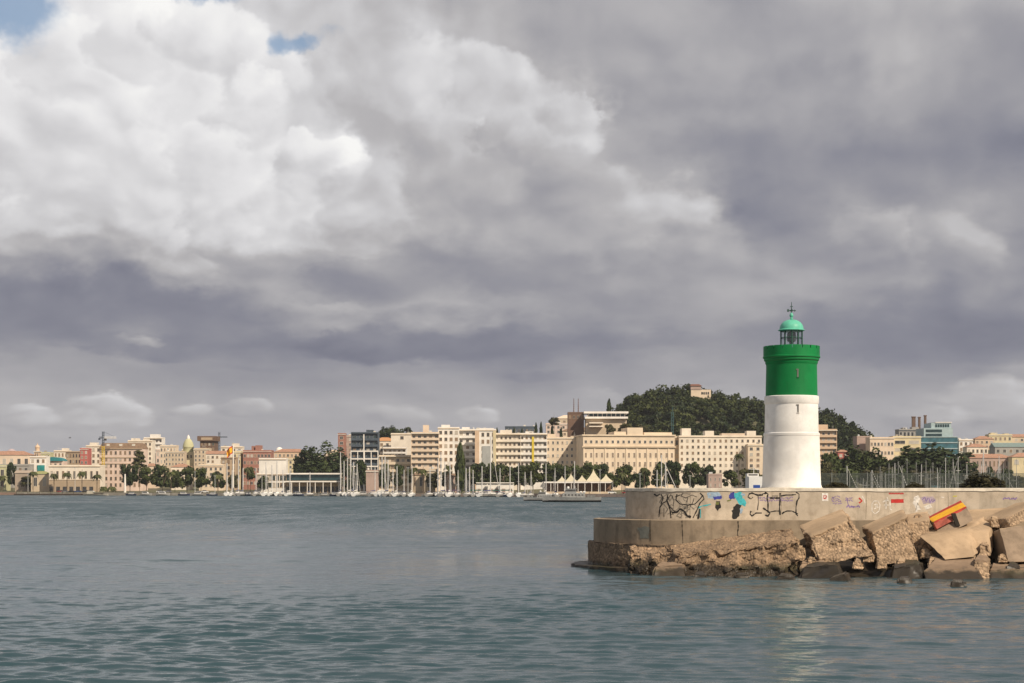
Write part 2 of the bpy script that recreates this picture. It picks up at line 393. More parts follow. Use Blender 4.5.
# ------------------------------------------------------------------ water: one sheet of real wavelets, fine ripples in the bump
def make_water():
    rs = np.random.RandomState(3)
    ya = [28.0]
    while ya[-1] < 2600:
        q = ya[-1]; ya.append(q + min(max(0.10, (q / 130.0) ** 2 * 0.22), 0.05 * q))
    ya = np.array(ya); nr = len(ya); nc = 640
    t = np.linspace(-0.40, 0.40, nc)
    Yg = np.repeat(ya[:, None], nc, 1); Xg = (Yg + 45.0) * t[None, :]
    dy = np.gradient(ya)[:, None]
    dx = ((ya + 45.0) * (t[1] - t[0]))[:, None]
    Z = np.zeros_like(Yg)
    nw = 170
    lam = np.exp(rs.uniform(np.log(0.26), np.log(1.0), nw))
    th = R(262) + rs.normal(0, 0.26, nw)
    ph = rs.uniform(0, 6.28, nw)
    lam[22:62] = np.exp(rs.uniform(np.log(1.2), np.log(3.8), 40)); lam[:22] = np.exp(rs.uniform(np.log(3.5), np.log(22), 22))
    amp = 0.0040 * lam ** 0.9 * rs.uniform(0.5, 1.5, nw)
    amp[:22] *= 0.45; amp[22:62] *= 0.6
    # gusts: areas of rougher and smoother water
    gust = 0.75 + 0.4 * np.sin(Xg * 0.045 + 1.3 + np.sin(Yg * 0.021)) * np.sin(Yg * 0.035 + Xg * 0.012) + 0.2 * np.sin(Xg * 0.11 - Yg * 0.06)
    for i in range(nw):
        k = 2 * np.pi / lam[i]
        need = np.maximum(dy * abs(math.sin(th[i])), dx * abs(math.cos(th[i]))) * 3.0
        fade = np.clip((lam[i] - need) / (0.6 * lam[i]), 0, 1)
        w = np.sin(k * (math.cos(th[i]) * Xg + math.sin(th[i]) * Yg) + ph[i])
        Z += amp[i] * fade * (w + 0.15 * w * np.abs(w))
    Z *= gust
    Z[0, :] = Z[-1, :] = 0; Z[:, 0] = Z[:, -1] = 0
    V = np.stack([Xg, Yg, Z], -1).reshape(-1, 3)
    I = np.arange(nr * nc).reshape(nr, nc)
    F = np.stack([I[:-1, :-1], I[:-1, 1:], I[1:, 1:], I[1:, :-1]], -1).reshape(-1, 4)
    # the rest of the harbour, beside and behind, joins the fan
    b = len(V)
    x0, y0, x1, y1 = Xg[0, 0], ya[0], Xg[-1, 0], ya[-1]
    X0, X1 = Xg[0, -1], Xg[-1, -1]
    ext = np.array([(-3000, -900, 0), (3000, -900, 0), (3000, y1, 0), (-3000, y1, 0)], float)
    V = np.vstack([V, ext])
    extra = [(b, b + 1, I[0, -1], I[0, 0]), (b + 1, b + 2, I[-1, -1], I[0, -1]), (b + 3, b, I[0, 0], I[-1, 0])]
    me = bpy.data.meshes.new('water')
    faces = F.tolist() + [tuple(int(q) for q in e) for e in extra]
    # edge rows must be shared exactly: split long edges are straight lines so no gaps open
    me.from_pydata(V.tolist(), [], faces, shade_flat=False)
    m, nt, bs = newmat('harbour_water')
    geo = nt.nodes.new('ShaderNodeNewGeometry'); pos = geo.outputs['Position']
    sp = nt.nodes.new('ShaderNodeSeparateXYZ'); nt.links.new(pos, sp.inputs[0])
    X, Y = E(sp.outputs[0]), E(sp.outputs[1])
    r1, _ = fbm(comb(X * 0.9, Y * 2.0, 0.0), 2.0, 4, 0.6)
    r2, _ = fbm(comb(X, Y, 7.0), 0.16, 4, 0.55)
    pat, _ = fbm(comb(X * 0.6, Y * 1.6, 3.0), 0.011, 4, 0.55)
    calm = smooth(pat, 0.42, 0.62)
    # cat's-paws: puffs of wind drawn out along the wind, at several sizes
    p1, _ = fbm(comb(X * 0.9, Y * 0.16, 1.0), 1.0, 4, 0.6); p2, _ = fbm(comb(X * 0.22, Y * 0.030, 2.0), 1.0, 4, 0.6); p3, _ = fbm(comb(X * 0.05, Y * 0.010, 4.0), 1.0, 3, 0.55)
    paw = (p1 - 0.5) * 0.9 + (p2 - 0.5) * 1.1 + (p3 - 0.5) * 0.8
    r3, _ = fbm(comb(X * 0.30, Y * 0.62, 5.0), 1.0, 5, 0.62)
    h = r1 * 0.050 + r2 * 0.07
    h = h + r3 * (0.05 + smooth(Y, 70.0, 500.0) * 0.9)
    far = smooth(E.m('SQRT', X * X + Y * Y), 60.0, 420.0)      # ripples too small to see become roughness
    bp = nt.nodes.new('ShaderNodeBump'); bp.inputs['Distance'].default_value = 1.0
    nt.links.new((0.42 + calm * 0.3 + paw * 0.3).s, bp.inputs['Strength'])
    nt.links.new(h.s, bp.inputs['Height']); nt.links.new(bp.outputs[0], bs.inputs['Normal'])
    bs.inputs['Base Color'].default_value = (0.027, 0.060, 0.072, 1)
    nt.links.new(emax(0.10 + far * 0.27 - calm * 0.05 + paw * (far * 0.5 + 0.10), 0.06).s, bs.inputs['Roughness'])
    bs.inputs['IOR'].default_value = 1.333; bs.inputs['Specular IOR Level'].default_value = 0.42
    me.materials.append(m); me.update()
    struct(link('water', me))
make_water()

# ------------------------------------------------------------------ the mole
MC = Vector((14.2, 125.4, 0.0))           # centre of its round head
XEND = 150.0
def stadium(r, n_arc=60, step=0.5, xend=XEND, dense_to=75.0):
    """front line from the right end towards the head, round it, and back along the rear"""
    pts = []
    x = xend
    while x > MC.x + 0.01:
        pts.append((x, MC.y - r)); x -= step if x < dense_to else 4.0
    for i in range(n_arc + 1):
        a = -math.pi / 2 - math.pi * i / n_arc
        pts.append((MC.x + r * math.cos(a), MC.y + r * math.sin(a)))
    x = MC.x + 4
    while x < xend: pts.append((x, MC.y + r)); x += 4
    pts.append((xend, MC.y + r))
    return pts
def tier(name, r, z0, z1, m, parent, rough=0.0, nz=4, chip=0.0, seed=0, step=0.5):
    pts = stadium(r, step=step); mb = MB(); n = len(pts); L = nz
    cen = MC
    vs = []
    for j in range(L + 1):
        z = z0 + (z1 - z0) * j / L
        for x, y in pts:
            p = Vector((x, y, z))
            nrm = Vector((min(0, x - MC.x), y - MC.y, 0)).normalized()
            q = (mn.fractal(p * 0.8 + Vector((seed, 0, 0)), 1.0, 2.0, 4) * rough) if rough else 0
            dz = 0
            if j == L and chip:
                dz = -abs(mn.noise(p * 1.3 + Vector((0, seed, 0)))) * chip
            vs.append((x + nrm.x * q, y + nrm.y * q, z + dz))
    fs = []
    for j in range(L):
        for i in range(n):
            k = (i + 1) % n
            fs.append((j*n+i, (j+1)*n+i, (j+1)*n+k, j*n+k))
    mb.add(vs, fs)
    mb.f.append(tuple(L*n + i for i in range(n))[::-1]); mb.m.append(0); mb.sm.append(False)
    return mb.build(name, m, parent)

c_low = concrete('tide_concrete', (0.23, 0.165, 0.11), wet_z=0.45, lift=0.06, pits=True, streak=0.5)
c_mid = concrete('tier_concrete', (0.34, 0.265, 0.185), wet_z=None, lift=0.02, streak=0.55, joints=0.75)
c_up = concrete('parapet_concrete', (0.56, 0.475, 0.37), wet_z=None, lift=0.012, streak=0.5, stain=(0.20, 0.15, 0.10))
c_cop = mat('limewashed_coping', (0.66, 0.60, 0.50), 0.85, 0.25, 1.5, bump=0.02)
R1, R2, R3 = 8.62, 8.2, 5.85
mole = thing('harbour_mole', 'long tan concrete mole with a round stepped head and graffiti on its wall', 'breakwater')
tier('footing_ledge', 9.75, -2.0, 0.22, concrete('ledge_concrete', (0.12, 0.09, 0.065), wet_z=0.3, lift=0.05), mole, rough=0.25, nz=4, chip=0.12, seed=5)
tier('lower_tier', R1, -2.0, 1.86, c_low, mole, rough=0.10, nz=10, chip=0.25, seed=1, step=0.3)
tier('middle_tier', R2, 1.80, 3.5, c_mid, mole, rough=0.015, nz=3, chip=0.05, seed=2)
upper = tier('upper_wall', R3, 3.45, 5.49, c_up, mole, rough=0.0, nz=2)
def ring_coping():
    a = stadium(R3 + 0.05); mb = MB(); n = len(a)
    vs = []
    for j, z in enumerate((5.5, 5.71)):
        for x, y in a:
            dz = mn.noise(Vector((x * 1.1, y * 1.1, 3))) * 0.035 if j else mn.noise(Vector((x * 2.1, y * 1.1, 9))) * 0.05
            vs.append((x, y, z + dz))
    mb.add(vs, [(i, i + n, (i+1) % n + n, (i+1) % n) for i in range(n)] + [tuple(range(n, 2*n))[::-1]])
    return mb.build('coping', c_cop, mole)
ring_coping()
# a crack and two casting joints in the middle tier
dark = mat('crack_dark', (0.03, 0.024, 0.018), 0.95)
def on_face(px, r, y_off=0.0):
    """the point of the straight or curved mole face of radius r that lies behind column px"""
    s = (px - 512) / FPX
    yf = MC.y - r
    x = s * yf
    if x >= MC.x: return x, yf - y_off
    a = s * s + 1; bq = -2 * (s * MC.x + MC.y); cq = MC.x ** 2 + MC.y ** 2 - (r + y_off) ** 2
    y = (-bq - math.sqrt(max(0, bq * bq - 4 * a * cq))) / (2 * a)
    return s * y, y
def face_pt(px, py, r, off):
    x, y = on_face(px, r, off)
    return Vector((x, y, EYE + (HOR - py) / FPX * y))
def stroke(mb, pts, width, r=R3, off=0.006, m=0, jag=0.0):
    """a painted line: flat ribbon lying on the wall face, width in pixels of the survey photo"""
    P = []
    for (ax, ay), (bx, by) in zip(pts[:-1], pts[1:]):
        n = max(1, int(math.hypot(bx - ax, by - ay) / 1.5))
        for i in range(n): P.append((ax + (bx - ax) * i / n, ay + (by - ay) * i / n))
    P.append(pts[-1])
    vs = []; L = len(P)
    for i, (x, y) in enumerate(P):
        x2, y2 = P[min(i+1, L-1)]; x1, y1 = P[max(i-1, 0)]
        dx, dy = x2 - x1, y2 - y1; q = math.hypot(dx, dy) or 1
        wv = width * 0.5 * (1 + (rnd.uniform(-jag, jag) if jag else 0))
        nx, ny = -dy / q * wv, dx / q * wv
        vs.append(face_pt(x + nx, y + ny, r, off)); vs.append(face_pt(x - nx, y - ny, r, off))
    mb.add(vs, [(2*i, 2*i+1, 2*i+3, 2*i+2) for i in range(L - 1)], m)
def patch(mb, pts, r=R3, off=0.004, m=0, rag=0.0):
    """a painted area inside a pixel polygon"""
    cx = sum(p[0] for p in pts) / len(pts); cy = sum(p[1] for p in pts) / len(pts)
    Q = []
    for (ax, ay), (bx, by) in zip(pts, pts[1:] + pts[:1]):
        for i in range(4):
            Q.append((ax + (bx-ax)*i/4 + rnd.uniform(-rag, rag), ay + (by-ay)*i/4 + rnd.uniform(-rag, rag)))
    vs = [face_pt(cx, cy, r, off)] + [face_pt(x, y, r, off) for x, y in Q]
    n = len(Q)
    mb.add(vs, [(0, 1 + i, 1 + (i+1) % n) for i in range(n)], m)

def paint(name, c, rough=0.6): return mat(name, c, rough, 0.25, 6.0)
p_black = paint('black_paint', (0.022, 0.020, 0.018)); p_purple = paint('purple_paint', (0.20, 0.13, 0.34)); p_cyan = paint('cyan_paint', (0.06, 0.42, 0.46))
p_blue = paint('blue_paint', (0.05, 0.06, 0.30)); p_white = paint('white_paint', (0.70, 0.66, 0.60)); p_red = paint('red_paint', (0.50, 0.035, 0.03)); p_pale = paint('pale_blue_paint', (0.30, 0.40, 0.50))
p_grey = paint('faded_black_paint', (0.10, 0.088, 0.072)); p_olive = paint('olive_paint', (0.16, 0.17, 0.05)); p_yel = paint('lime_paint', (0.55, 0.5, 0.05))

def graffiti():
    def G(fn, label, mats):
        mb = MB(); fn(mb); o = mb.build('graffiti', mats, upper); o['label'] = label; return o
    def g1(mb):   # scrawled outline letters on the curved part
        for pts, w in [([(659,517),(660,507),(663,503),(667,501),(670,509),(671,518)],1.0),([(661,494),(663,498),(661,504)],1.0),([(668,494),(667,500),(669,505),(672,509),(677,513)],0.9),
                       ([(677,494),(676,500),(680,504),(688,505),(695,504),(700,499),(703,495)],1.0),([(683,493),(681,496),(686,498),(692,495),(697,497)],0.8),([(700,493),(703,496),(704,499),(700,503),(697,510),(693,518)],1.0),
                       ([(672,513),(677,512),(680,509),(684,511),(687,516)],2.0),([(687,516),(691,517)],2.0),([(671,518),(670,512),(674,512)],0.9),([(654,494),(657,496),(660,494)],1.2),
                       ([(688,498),(686,503),(688,508)],0.7),([(694,498),(693,502),(690,507)],0.7),([(675,497),(680,495)],0.9),([(672,496),(674,501),(673,506)],0.8),([(664,508),(664,517)],0.7)]:
            stroke(mb, pts, w, jag=0.35, m=0 if w > 0.85 else 1)
    def g0(mb):   # older, fainter scrawl under the black letters
        q = random.Random(2)
        for i in range(26):
            x, y = q.uniform(657, 702), q.uniform(495, 516); P = [(x, y)]
            for _ in range(q.randint(3, 6)): P.append((max(655, min(705, P[-1][0] + q.uniform(-3, 4))), max(493.5, min(518, P[-1][1] + q.uniform(-4, 4)))))
            stroke(mb, P, q.uniform(.5, 1.0), jag=.4, off=.004, m=q.choice((0, 1, 1)))
    for k in range(1): 
        mb = MB(); g0(mb); o = mb.build('graffiti', [p_grey, mat('ghost_paint', (.24, .21, .17), .8)], upper); o['label'] = 'older faint grey scrawl under the black letters'; o['kind'] = 'stuff'
    G(g1, 'scrawled black outline lettering on the curved wall end', [p_black, p_grey])
    def g2(mb):   # teal and blue figures
        patch(mb, [(707,493),(718,492),(722,496),(714,499),(708,498)], m=1, rag=0.5); patch(mb, [(713,496.5),(722,495.5),(722,499),(714,500)], off=0.007, m=0, rag=0.5)
        patch(mb, [(716,501),(720,501),(721,507),(718,511),(715,508)], off=0.009, m=3, rag=0.5); patch(mb, [(716,502),(719,502),(719,505),(716,505)], off=0.012, m=4, rag=0.4)
        stroke(mb, [(698,508),(702,506),(708,505),(711,504)], 1.1, m=2, jag=0.4); stroke(mb, [(700,509),(699,514),(698,519)], 1.8, m=3, off=0.009, jag=0.3); stroke(mb, [(700.5,509),(700.5,518)], 0.8, m=2, off=0.012)
    G(g2, 'teal and blue painted blob with black drips', [p_blue, p_pale, p_cyan, p_black, p_olive])
    def g3(mb):
        patch(mb, [(732,493),(742,492),(743,498),(746,502),(746,506),(740,505),(736,500)], m=2, rag=0.6)
        patch(mb, [(730,493),(734,492),(735,498),(731,500),(729,498)], off=0.007, m=0, rag=0.6); stroke(mb, [(727,501),(731,500)], 1.2, off=0.008, m=4)
        patch(mb, [(736,504),(741,505),(740,512),(738,518),(733,519),(732,511)], off=0.009, m=3, rag=0.8); patch(mb, [(740,509),(743,508),(742,513),(740,514)], off=0.011, m=1, rag=0.4)
        stroke(mb, [(741,494),(745,495)], 2.0, off=0.009, m=1)
    G(g3, 'cyan and dark blue splash figure with black legs', [p_blue, p_pale, p_cyan, p_black, p_olive])
    def g4(mb):   # boxy black letters
        bl = [([(749,494),(752,493),(757,495),(763,495)],1.5),([(749,494),(748,497),(751,499),(753,497)],0.9),([(758,495),(758.5,502),(757.5,510)],0.7),([(751,511),(750,514),(752,516),(756,513),(762,513)],1.3),
              ([(765,492),(768,494),(767,498),(768,503),(768,511)],1.3),([(763,508),(766,510),(770,513),(768,516),(765,515)],1.6),([(762,494),(767,493)],1.4),
              ([(770,498),(775,498),(780,498)],1.6),([(780,493),(780,500),(779.5,508),(780,515)],1.3),([(770,512),(775,511),(779,511)],1.0),
              ([(781,496),(786,495),(791,495),(796,494.5)],1.2),([(796,492),(799,494),(799,498),(797,501),(796,507),(796,514),(798,516)],1.2),([(782,513),(787,511),(792,511),(798,514)],1.0),([(772,496),(778,496)],0.8),([(784,512),(782,514)],1.2)]
        for pts, w in bl: stroke(mb, pts, w, jag=0.4, off=0.008)
    G(g4, 'boxy black outline letters with feet below the lighthouse', [p_black])
    def tag_scribble(mb, x0, x1, y0, rows, w, seed):
        q = random.Random(seed)
        for r_ in range(rows):
            y = y0 + r_ * 2.4; x = x0 + q.uniform(0, 2)
            while x < x1:
                pts = [(x, y + q.uniform(-.6, .8))]
                for _ in range(4): pts.append((pts[-1][0] + q.uniform(.4, 1.3), y + q.uniform(-1.2, 1.2)))
                stroke(mb, pts, w, off=0.005); x = pts[-1][0] + q.uniform(.3, .9)
    G(lambda mb: tag_scribble(mb, 758, 790, 498, 2, 0.7, 3), 'small faded purple tag between the black letters', [p_purple])
    def g5(mb):
        tag_scribble(mb, 831, 840, 496.5, 4, 0.6, 5)
    def g5b(mb): tag_scribble(mb, 844, 851, 498, 2, 0.7, 6); stroke(mb, [(847,499),(848,504),(850,508)], 0.7)
    def g5c(mb): tag_scribble(mb, 846, 857, 506.5, 1, 1.1, 8)
    G(g5, 'purple marker tag of four short lines', [p_purple])
    G(g5b, 'purple marker tag of two short lines', [p_purple]); G(g5c, 'bold purple marker tag', [p_purple])
    def sign(mb):
        patch(mb, [(822,493),(828,493),(828.4,501),(822,501)], off=0.010, m=0)
        stroke(mb, [(823.6,495.8),(826.4,495.8)], 0.7, off=0.014, m=1); stroke(mb, [(826.4,495.4),(826.4,497.3),(824.2,498.6)], 0.8, off=0.014, m=1); stroke(mb, [(823.6,495.4),(823.8,498.8)], 0.6, off=0.014, m=1); stroke(mb, [(823.6,498.8),(826.6,498.8)], 0.6, off=0.014, m=1)
    G(sign, 'small white square with a red mark', [p_white, p_red])
    def g6(mb):
        stroke(mb, [(859,498),(862,501),(859,503)], 1.6, m=0, off=0.006); stroke(mb, [(862,496),(864,499),(865,503)], 1.0, m=1)
    G(g6, 'small red and white dab', [p_red, p_white])
    def g7(mb):
        for a in [[(872,504),(874,501),(878,501),(880,505),(879,511),(875,514),(872,511),(872,504)], [(874,505),(876,504),(876,508),(874,509)], [(877,504),(878,508)], [(883,502),(886,500),(889,501)], [(886,500),(886,509)], [(884,505),(889,505)], [(890,501),(890,509),(892,510)], [(887,497),(888,500)]]:
            stroke(mb, a, 0.9, jag=0.3)
    G(g7, 'white spray outlines of rounded letters', [p_white])
    G(lambda mb: patch(mb, [(891,499.2),(903.6,499.0),(903.8,502.8),(891,503)], m=0, rag=0.15), 'solid red painted bar', [p_red])
    def g8(mb):
        q = random.Random(4); x = 889.0
        while x < 903:
            stroke(mb, [(x, 494.2), (x + .2, 492.6), (x + 1.0, 493.6), (x + .9, 494.4)], 0.6, off=0.006); stroke(mb, [(x + .1, 493.5), (x + 1.1, 493.3)], 0.7, off=0.008); x += 1.5
    G(g8, 'line of small red letters above the red bar', [p_red])
    def g9(mb):
        patch(mb, [(914,497),(918,495),(920,499),(918,505),(922,509),(916,511),(913,504)], m=0, rag=1.0); patch(mb, [(924,506),(931,504),(932,508),(925,509)], m=0, rag=0.8); patch(mb, [(920,497),(934,496),(936,503),(924,504)], m=2, rag=0.8)
        for a in [[(922,500),(925,497),(926,502),(928,498)], [(929,498),(930,503),(932,499)], [(932,502),(935,500)]]: stroke(mb, a, 0.7, off=0.008, m=1)
    G(g9, 'white and mauve washed lettering', [p_white, p_purple, paint('mauve_paint', (0.42, 0.34, 0.38)), p_yel])
    G(lambda mb: stroke(mb, [(953,496.4),(957,496)], 1.0), 'lime coloured paint dash above the flag block', [p_yel]); G(lambda mb: stroke(mb, [(941,497),(944,497.4)], 0.8), 'short white paint dash', [p_white])
    def g10(mb): tag_scribble(mb, 1002, 1017, 498.6, 1, 1.0, 9)
    G(g10, 'faint violet tag near a tilted block', [p_purple])
    for pts, w, jg in (([(738,521),(738.4,527),(737.6,533),(738.5,541)], 0.9, 0.7), ([(650,520),(650.2,541)], 0.7, 0.3), ([(682,520),(682.6,532),(683,543)], 0.5, 0.6)):
        mb = MB(); stroke(mb, pts, w, r=R2, off=0.022, jag=jg); mb.build('joint_crack', dark, mole)
    for px in (690, 781, 866, 948):
        mb = MB(); stroke(mb, [(px, 492.5), (px + .3, 504), (px - .2, 519)], 0.45, off=0.003, jag=0.4); mb.build('joint_crack', mat('joint_grey', (.20, .165, .12), .95), upper)
    mb = MB(); patch(mb, [(638,527),(649,527),(649,539),(640,538)], r=R2, off=0.018, rag=0.8); mb.build('repair_patch', mat('grey_patch', (0.19, 0.19, 0.16), 0.9, 0.2, 2), mole)
graffiti()

# ------------------------------------------------------------------ concrete blocks and rubble against the mole
def rough_noise(p, seed):
    q = p + Vector((seed * 3.7, seed * 1.3, 0))
    a = mn.fractal(q * 0.9, 0.9, 2.1, 5)
    d, _ = mn.voronoi(q * 1.15); d2, _ = mn.voronoi(q * 3.1)
    return a, d[0] * 0.65 + d2[0] * 0.35
def hexblock(name, label, cat, F4, T2, depth_f, depth_b, mats, rough=(0.02, 0.25), cell=0.17, seed=0, B2=None, group=None, bottom=None, smooth_side=False, round_=0.03, grain=0.0):
    """a tilted block. F4: front face corners tl,tr,br,bl as seen in the survey photo with distances depth_f;
       T2: rear corners of the top face with distances depth_b. rough = (smooth faces, broken front face)"""
    ftl, ftr, fbr, fbl = [at(p[0], p[1], d) for p, d in zip(F4, depth_f)]
    btl, btr = [at(p[0], p[1], d) for p, d in zip(T2, depth_b)]
    if bottom is not None:
        for q in (fbr, fbl): q.z = min(q.z, bottom)
    if B2: bbl, bbr = [at(p[0], p[1], d) for p, d in zip(B2[0], B2[1])]
    else:
        sh = ((btl - ftl) + (btr - ftr)) * 0.5
        bbl, bbr = fbl + sh, fbr + sh
    base = (ftl + ftr + fbr + fbl + btl + btr + bbl + bbr) / 8
    c8 = {(0,0,1): ftl, (1,0,1): ftr, (1,0,0): fbr, (0,0,0): fbl, (0,1,1): btl, (1,1,1): btr, (0,1,0): bbl, (1,1,0): bbr}
    size = ((ftr - ftl).length + (fbr - fbl).length) / 2, (btl - ftl).length, ((ftl - fbl).length + (ftr - fbr).length) / 2
    n = [max(3, min(60, int(q / cell))) for q in size]
    def tri(u, v, w):
        p = Vector((0, 0, 0))
        for (a, b_, c_), q in c8.items():
            p += q * ((u if a else 1-u) * (v if b_ else 1-v) * (w if c_ else 1-w))
        return p
    idx = {}; vs = []; fs = []
    fm = []
    cen = base
    def vert(i, j, k):
        key = (i, j, k)
        if key in idx: return idx[key]
        u, v, w = i / n[0], j / n[1], k / n[2]
        # rounded arrises
        p = tri(u, v, w)
        on = [(u, 0), (1-u, 0), (v, 1), (1-v, 1), (w, 2), (1-w, 2)]
        on_front = 1 - min(1, v * n[1] / 2.0)
        on_left = 1 - min(1, u * n[0] / 2.0); on_right = 1 - min(1, (1-u) * n[0] / 2.0); on_bot = 1 - min(1, w * n[2] / 2.0)
        edges = sum(1 for q, ax in ((min(u, 1-u), 0), (min(v, 1-v), 1), (min(w, 1-w), 2)) if q * size[ax] < 0.02)
        dirv = (p - cen).normalized()
        a, d = rough_noise(p, seed)
        if smooth_side: rr = rough[0] + (rough[1] - rough[0]) * max(on_front * 0.9, on_bot)
        else: rr = rough[0] + (rough[1] - rough[0]) * max(on_front, on_left * 0.8, on_right * 0.8, on_bot)
        nrm = Vector((0, 0, 0))
        if v < 1e-6: nrm += (ftl - btl).normalized()
        if v > 1 - 1e-6: nrm += (btl - ftl).normalized()
        if u < 1e-6: nrm += (ftl - ftr).normalized()
        if u > 1 - 1e-6: nrm += (ftr - ftl).normalized()
        if w > 1 - 1e-6: nrm += (ftl - fbl).normalized()
        if w < 1e-6: nrm += (fbl - ftl).normalized()
        nrm.normalize()
        off = rr * (a * 0.9 - 0.2) - rr * (d - 0.3) * 2.2 * grain
        if edges >= 2: off -= round_ + abs(a) * (0.05 + rr * 0.35)
        p = p + nrm * off
        idx[key] = len(vs); vs.append(p - cen)
        return idx[key]
    def grid(f, A, B_, flip):
        for a in range(A):
            for b_ in range(B_):
                q = (vert(*f(a, b_)), vert(*f(a+1, b_)), vert(*f(a+1, b_+1)), vert(*f(a, b_+1)))
                fs.append(q[::-1] if flip else q)
    nx, ny, nz = n
    grid(lambda a, b_: (a, 0, b_), nx, nz, False); nf = len(fs)
    grid(lambda a, b_: (a, ny, b_), nx, nz, True)
    grid(lambda a, b_: (0, a, b_), ny, nz, True); grid(lambda a, b_: (nx, a, b_), ny, nz, False)
    n4 = len(fs)
    grid(lambda a, b_: (a, b_, nz), nx, ny, False); n5 = len(fs)
    grid(lambda a, b_: (a, b_, 0), nx, ny, True)
    mb = MB(); mb.v = [tuple(p) for p in vs]; mb.f = fs
    mb.m = [0 if (n4 <= i < n5) else (1 if len(mats) > 1 else 0) for i in range(len(fs))]
    mb.sm = [True] * len(fs)
    o = mb.build(name, mats, None, cen)
    me = o.data
    try: me.set_sharp_from_angle(angle=R(38))
    except Exception: pass
    tag(o, label, cat, group)
    o['_n5'] = n5
    return o, (tri, n4, n5, nx, ny)

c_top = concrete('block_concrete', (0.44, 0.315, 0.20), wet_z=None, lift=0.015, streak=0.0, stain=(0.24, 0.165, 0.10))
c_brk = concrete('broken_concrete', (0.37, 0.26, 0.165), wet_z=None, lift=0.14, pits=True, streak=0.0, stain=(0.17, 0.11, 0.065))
def wetmat(name, col, **k):
    """like concrete() but wet below a height measured in the world, for things whose origin is not at the water"""
    m = concrete(name, col, wet_z=0.0, **k)
    nt = m.node_tree
    tc = [n for n in nt.nodes if n.type == 'TEX_COORD'][0]
    geo = nt.nodes.new('ShaderNodeNewGeometry')
    for l in list(nt.links):
        if l.from_node == tc:
            to = l.to_socket; nt.links.remove(l); nt.links.new(geo.outputs['Position'], to)
    return m
def shift_wet(m, z):
    nt = m.node_tree
    sp = [n for n in nt.nodes if n.type == 'SEPXYZ'][0]
    src = sp.inputs[0].links[0].from_socket
    s = nt.nodes.new('ShaderNodeVectorMath'); s.operation = 'SUBTRACT'; s.inputs[1].default_value = (0, 0, z)
    nt.links.new(src, s.inputs[0]); nt.links.new(s.outputs[0], sp.inputs[0])
    return m
c_rub = shift_wet(wetmat('rubble_concrete', (0.30, 0.205, 0.128), lift=0.10, pits=True, streak=0.0, stain=(0.12, 0.078, 0.045)), 0.8)
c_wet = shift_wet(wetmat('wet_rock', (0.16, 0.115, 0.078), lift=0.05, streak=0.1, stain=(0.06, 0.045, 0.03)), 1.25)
c_slab = shift_wet(wetmat('tide_slab', (0.30, 0.21, 0.14), lift=0.03, streak=0.1, stain=(0.13, 0.09, 0.055)), 0.6)
c_shade = concrete('shaded_block_face', (0.29, 0.215, 0.15), lift=0.03, streak=0.1)  # darker copy of the block concrete, shade of the side faces put in its colour

GB = 'concrete blocks heaped against the mole'
hb = hexblock
# the broken skirt of the mole below the middle tier
hb('rubble_mass', 'long rough mass of broken concrete sloping up along the foot of the mole', 'rubble', [(676,553),(800,541),(804,580),(668,579)], [(664,545),(792,526)], (112,110.5,108.5,109.5), (116.6,116.4), [c_rub, c_rub], rough=(0.38,0.55), cell=0.12, seed=2, bottom=-0.6, round_=0.15, grain=0.7)
hb('rubble_mass', 'low ragged ledge of eroded concrete left of the larger rubble mass', 'rubble', [(630,552),(690,553),(690,578),(626,572)], [(628,544),(688,545)], (115.2,112.5,110.5,114.5), (117.0,116.4), [c_rub, c_rub], rough=(0.28,0.5), cell=0.12, seed=9, bottom=-0.6, round_=0.12, grain=0.7)
hb('boulder', 'rounded brown boulder at the waterline below the ragged ledge', 'boulder', [(655,566),(684,565),(690,577),(650,577)], [(662,560),(682,561)], (110.5,110.5,109.5,109.5), (112.2,112.2), [c_slab, c_slab], rough=(0.15,0.2), cell=0.13, seed=4, bottom=-0.5, round_=0.25)
# tilted blocks
hb('concrete_block', 'big tilted block with smooth sloping top and pebbly broken face, farthest from the flag', 'concrete block', [(809,536),(850,520),(876,556),(820,567)], [(797,526),(843,508)], (112,112.4,110.2,109.8), (115.4,116), [c_top, c_brk], rough=(0.02,0.34), cell=0.12, seed=1, round_=0.03, group=GB, grain=0.7)
hb('concrete_block', 'tilted block with a cracked upper edge under the white outline letters', 'concrete block', [(871,533),(909,515),(921,562),(878,566)], [(861,526),(904,508)], (112.4,112.6,110.6,110.4), (115.8,116.2), [c_top, c_brk], rough=(0.02,0.26), cell=0.13, seed=3, round_=0.03, group=GB, grain=0.7)
hb('concrete_block', 'upright rough block filling the gap left of the flag block', 'concrete block', [(906,524),(930,519),(934,558),(910,562)], [(902,514),(928,511)], (113.2,113.4,112,112), (116.4,116.4), [c_top, c_brk], rough=(0.06,0.22), cell=0.14, seed=13, group=GB)
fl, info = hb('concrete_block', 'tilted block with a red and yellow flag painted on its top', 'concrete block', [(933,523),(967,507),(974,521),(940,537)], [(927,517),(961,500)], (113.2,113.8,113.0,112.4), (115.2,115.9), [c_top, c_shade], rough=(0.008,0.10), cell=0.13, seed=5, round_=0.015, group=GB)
def paint_flag(o, info):
    tri, n4, n5, nx, ny = info
    me = o.data
    fr = mat('flag_red_paint', (0.42, 0.045, 0.03), 0.7, 0.25, 3); fy = mat('flag_yellow_paint', (0.80, 0.42, 0.02), 0.7, 0.12, 3)
    me.materials.append(fr); me.materials.append(fy)
    for i in range(n4, n5):
        b_ = (i - n4) % ny; v = (b_ + 0.5) / ny
        me.polygons[i].material_index = 3 if 0.12 < v < 0.72 else 2
    # red on the upper part of the front face, left half
    nf = 0
    for i, p in enumerate(me.polygons):
        if i >= n4: break
    return
paint_flag(fl, info)
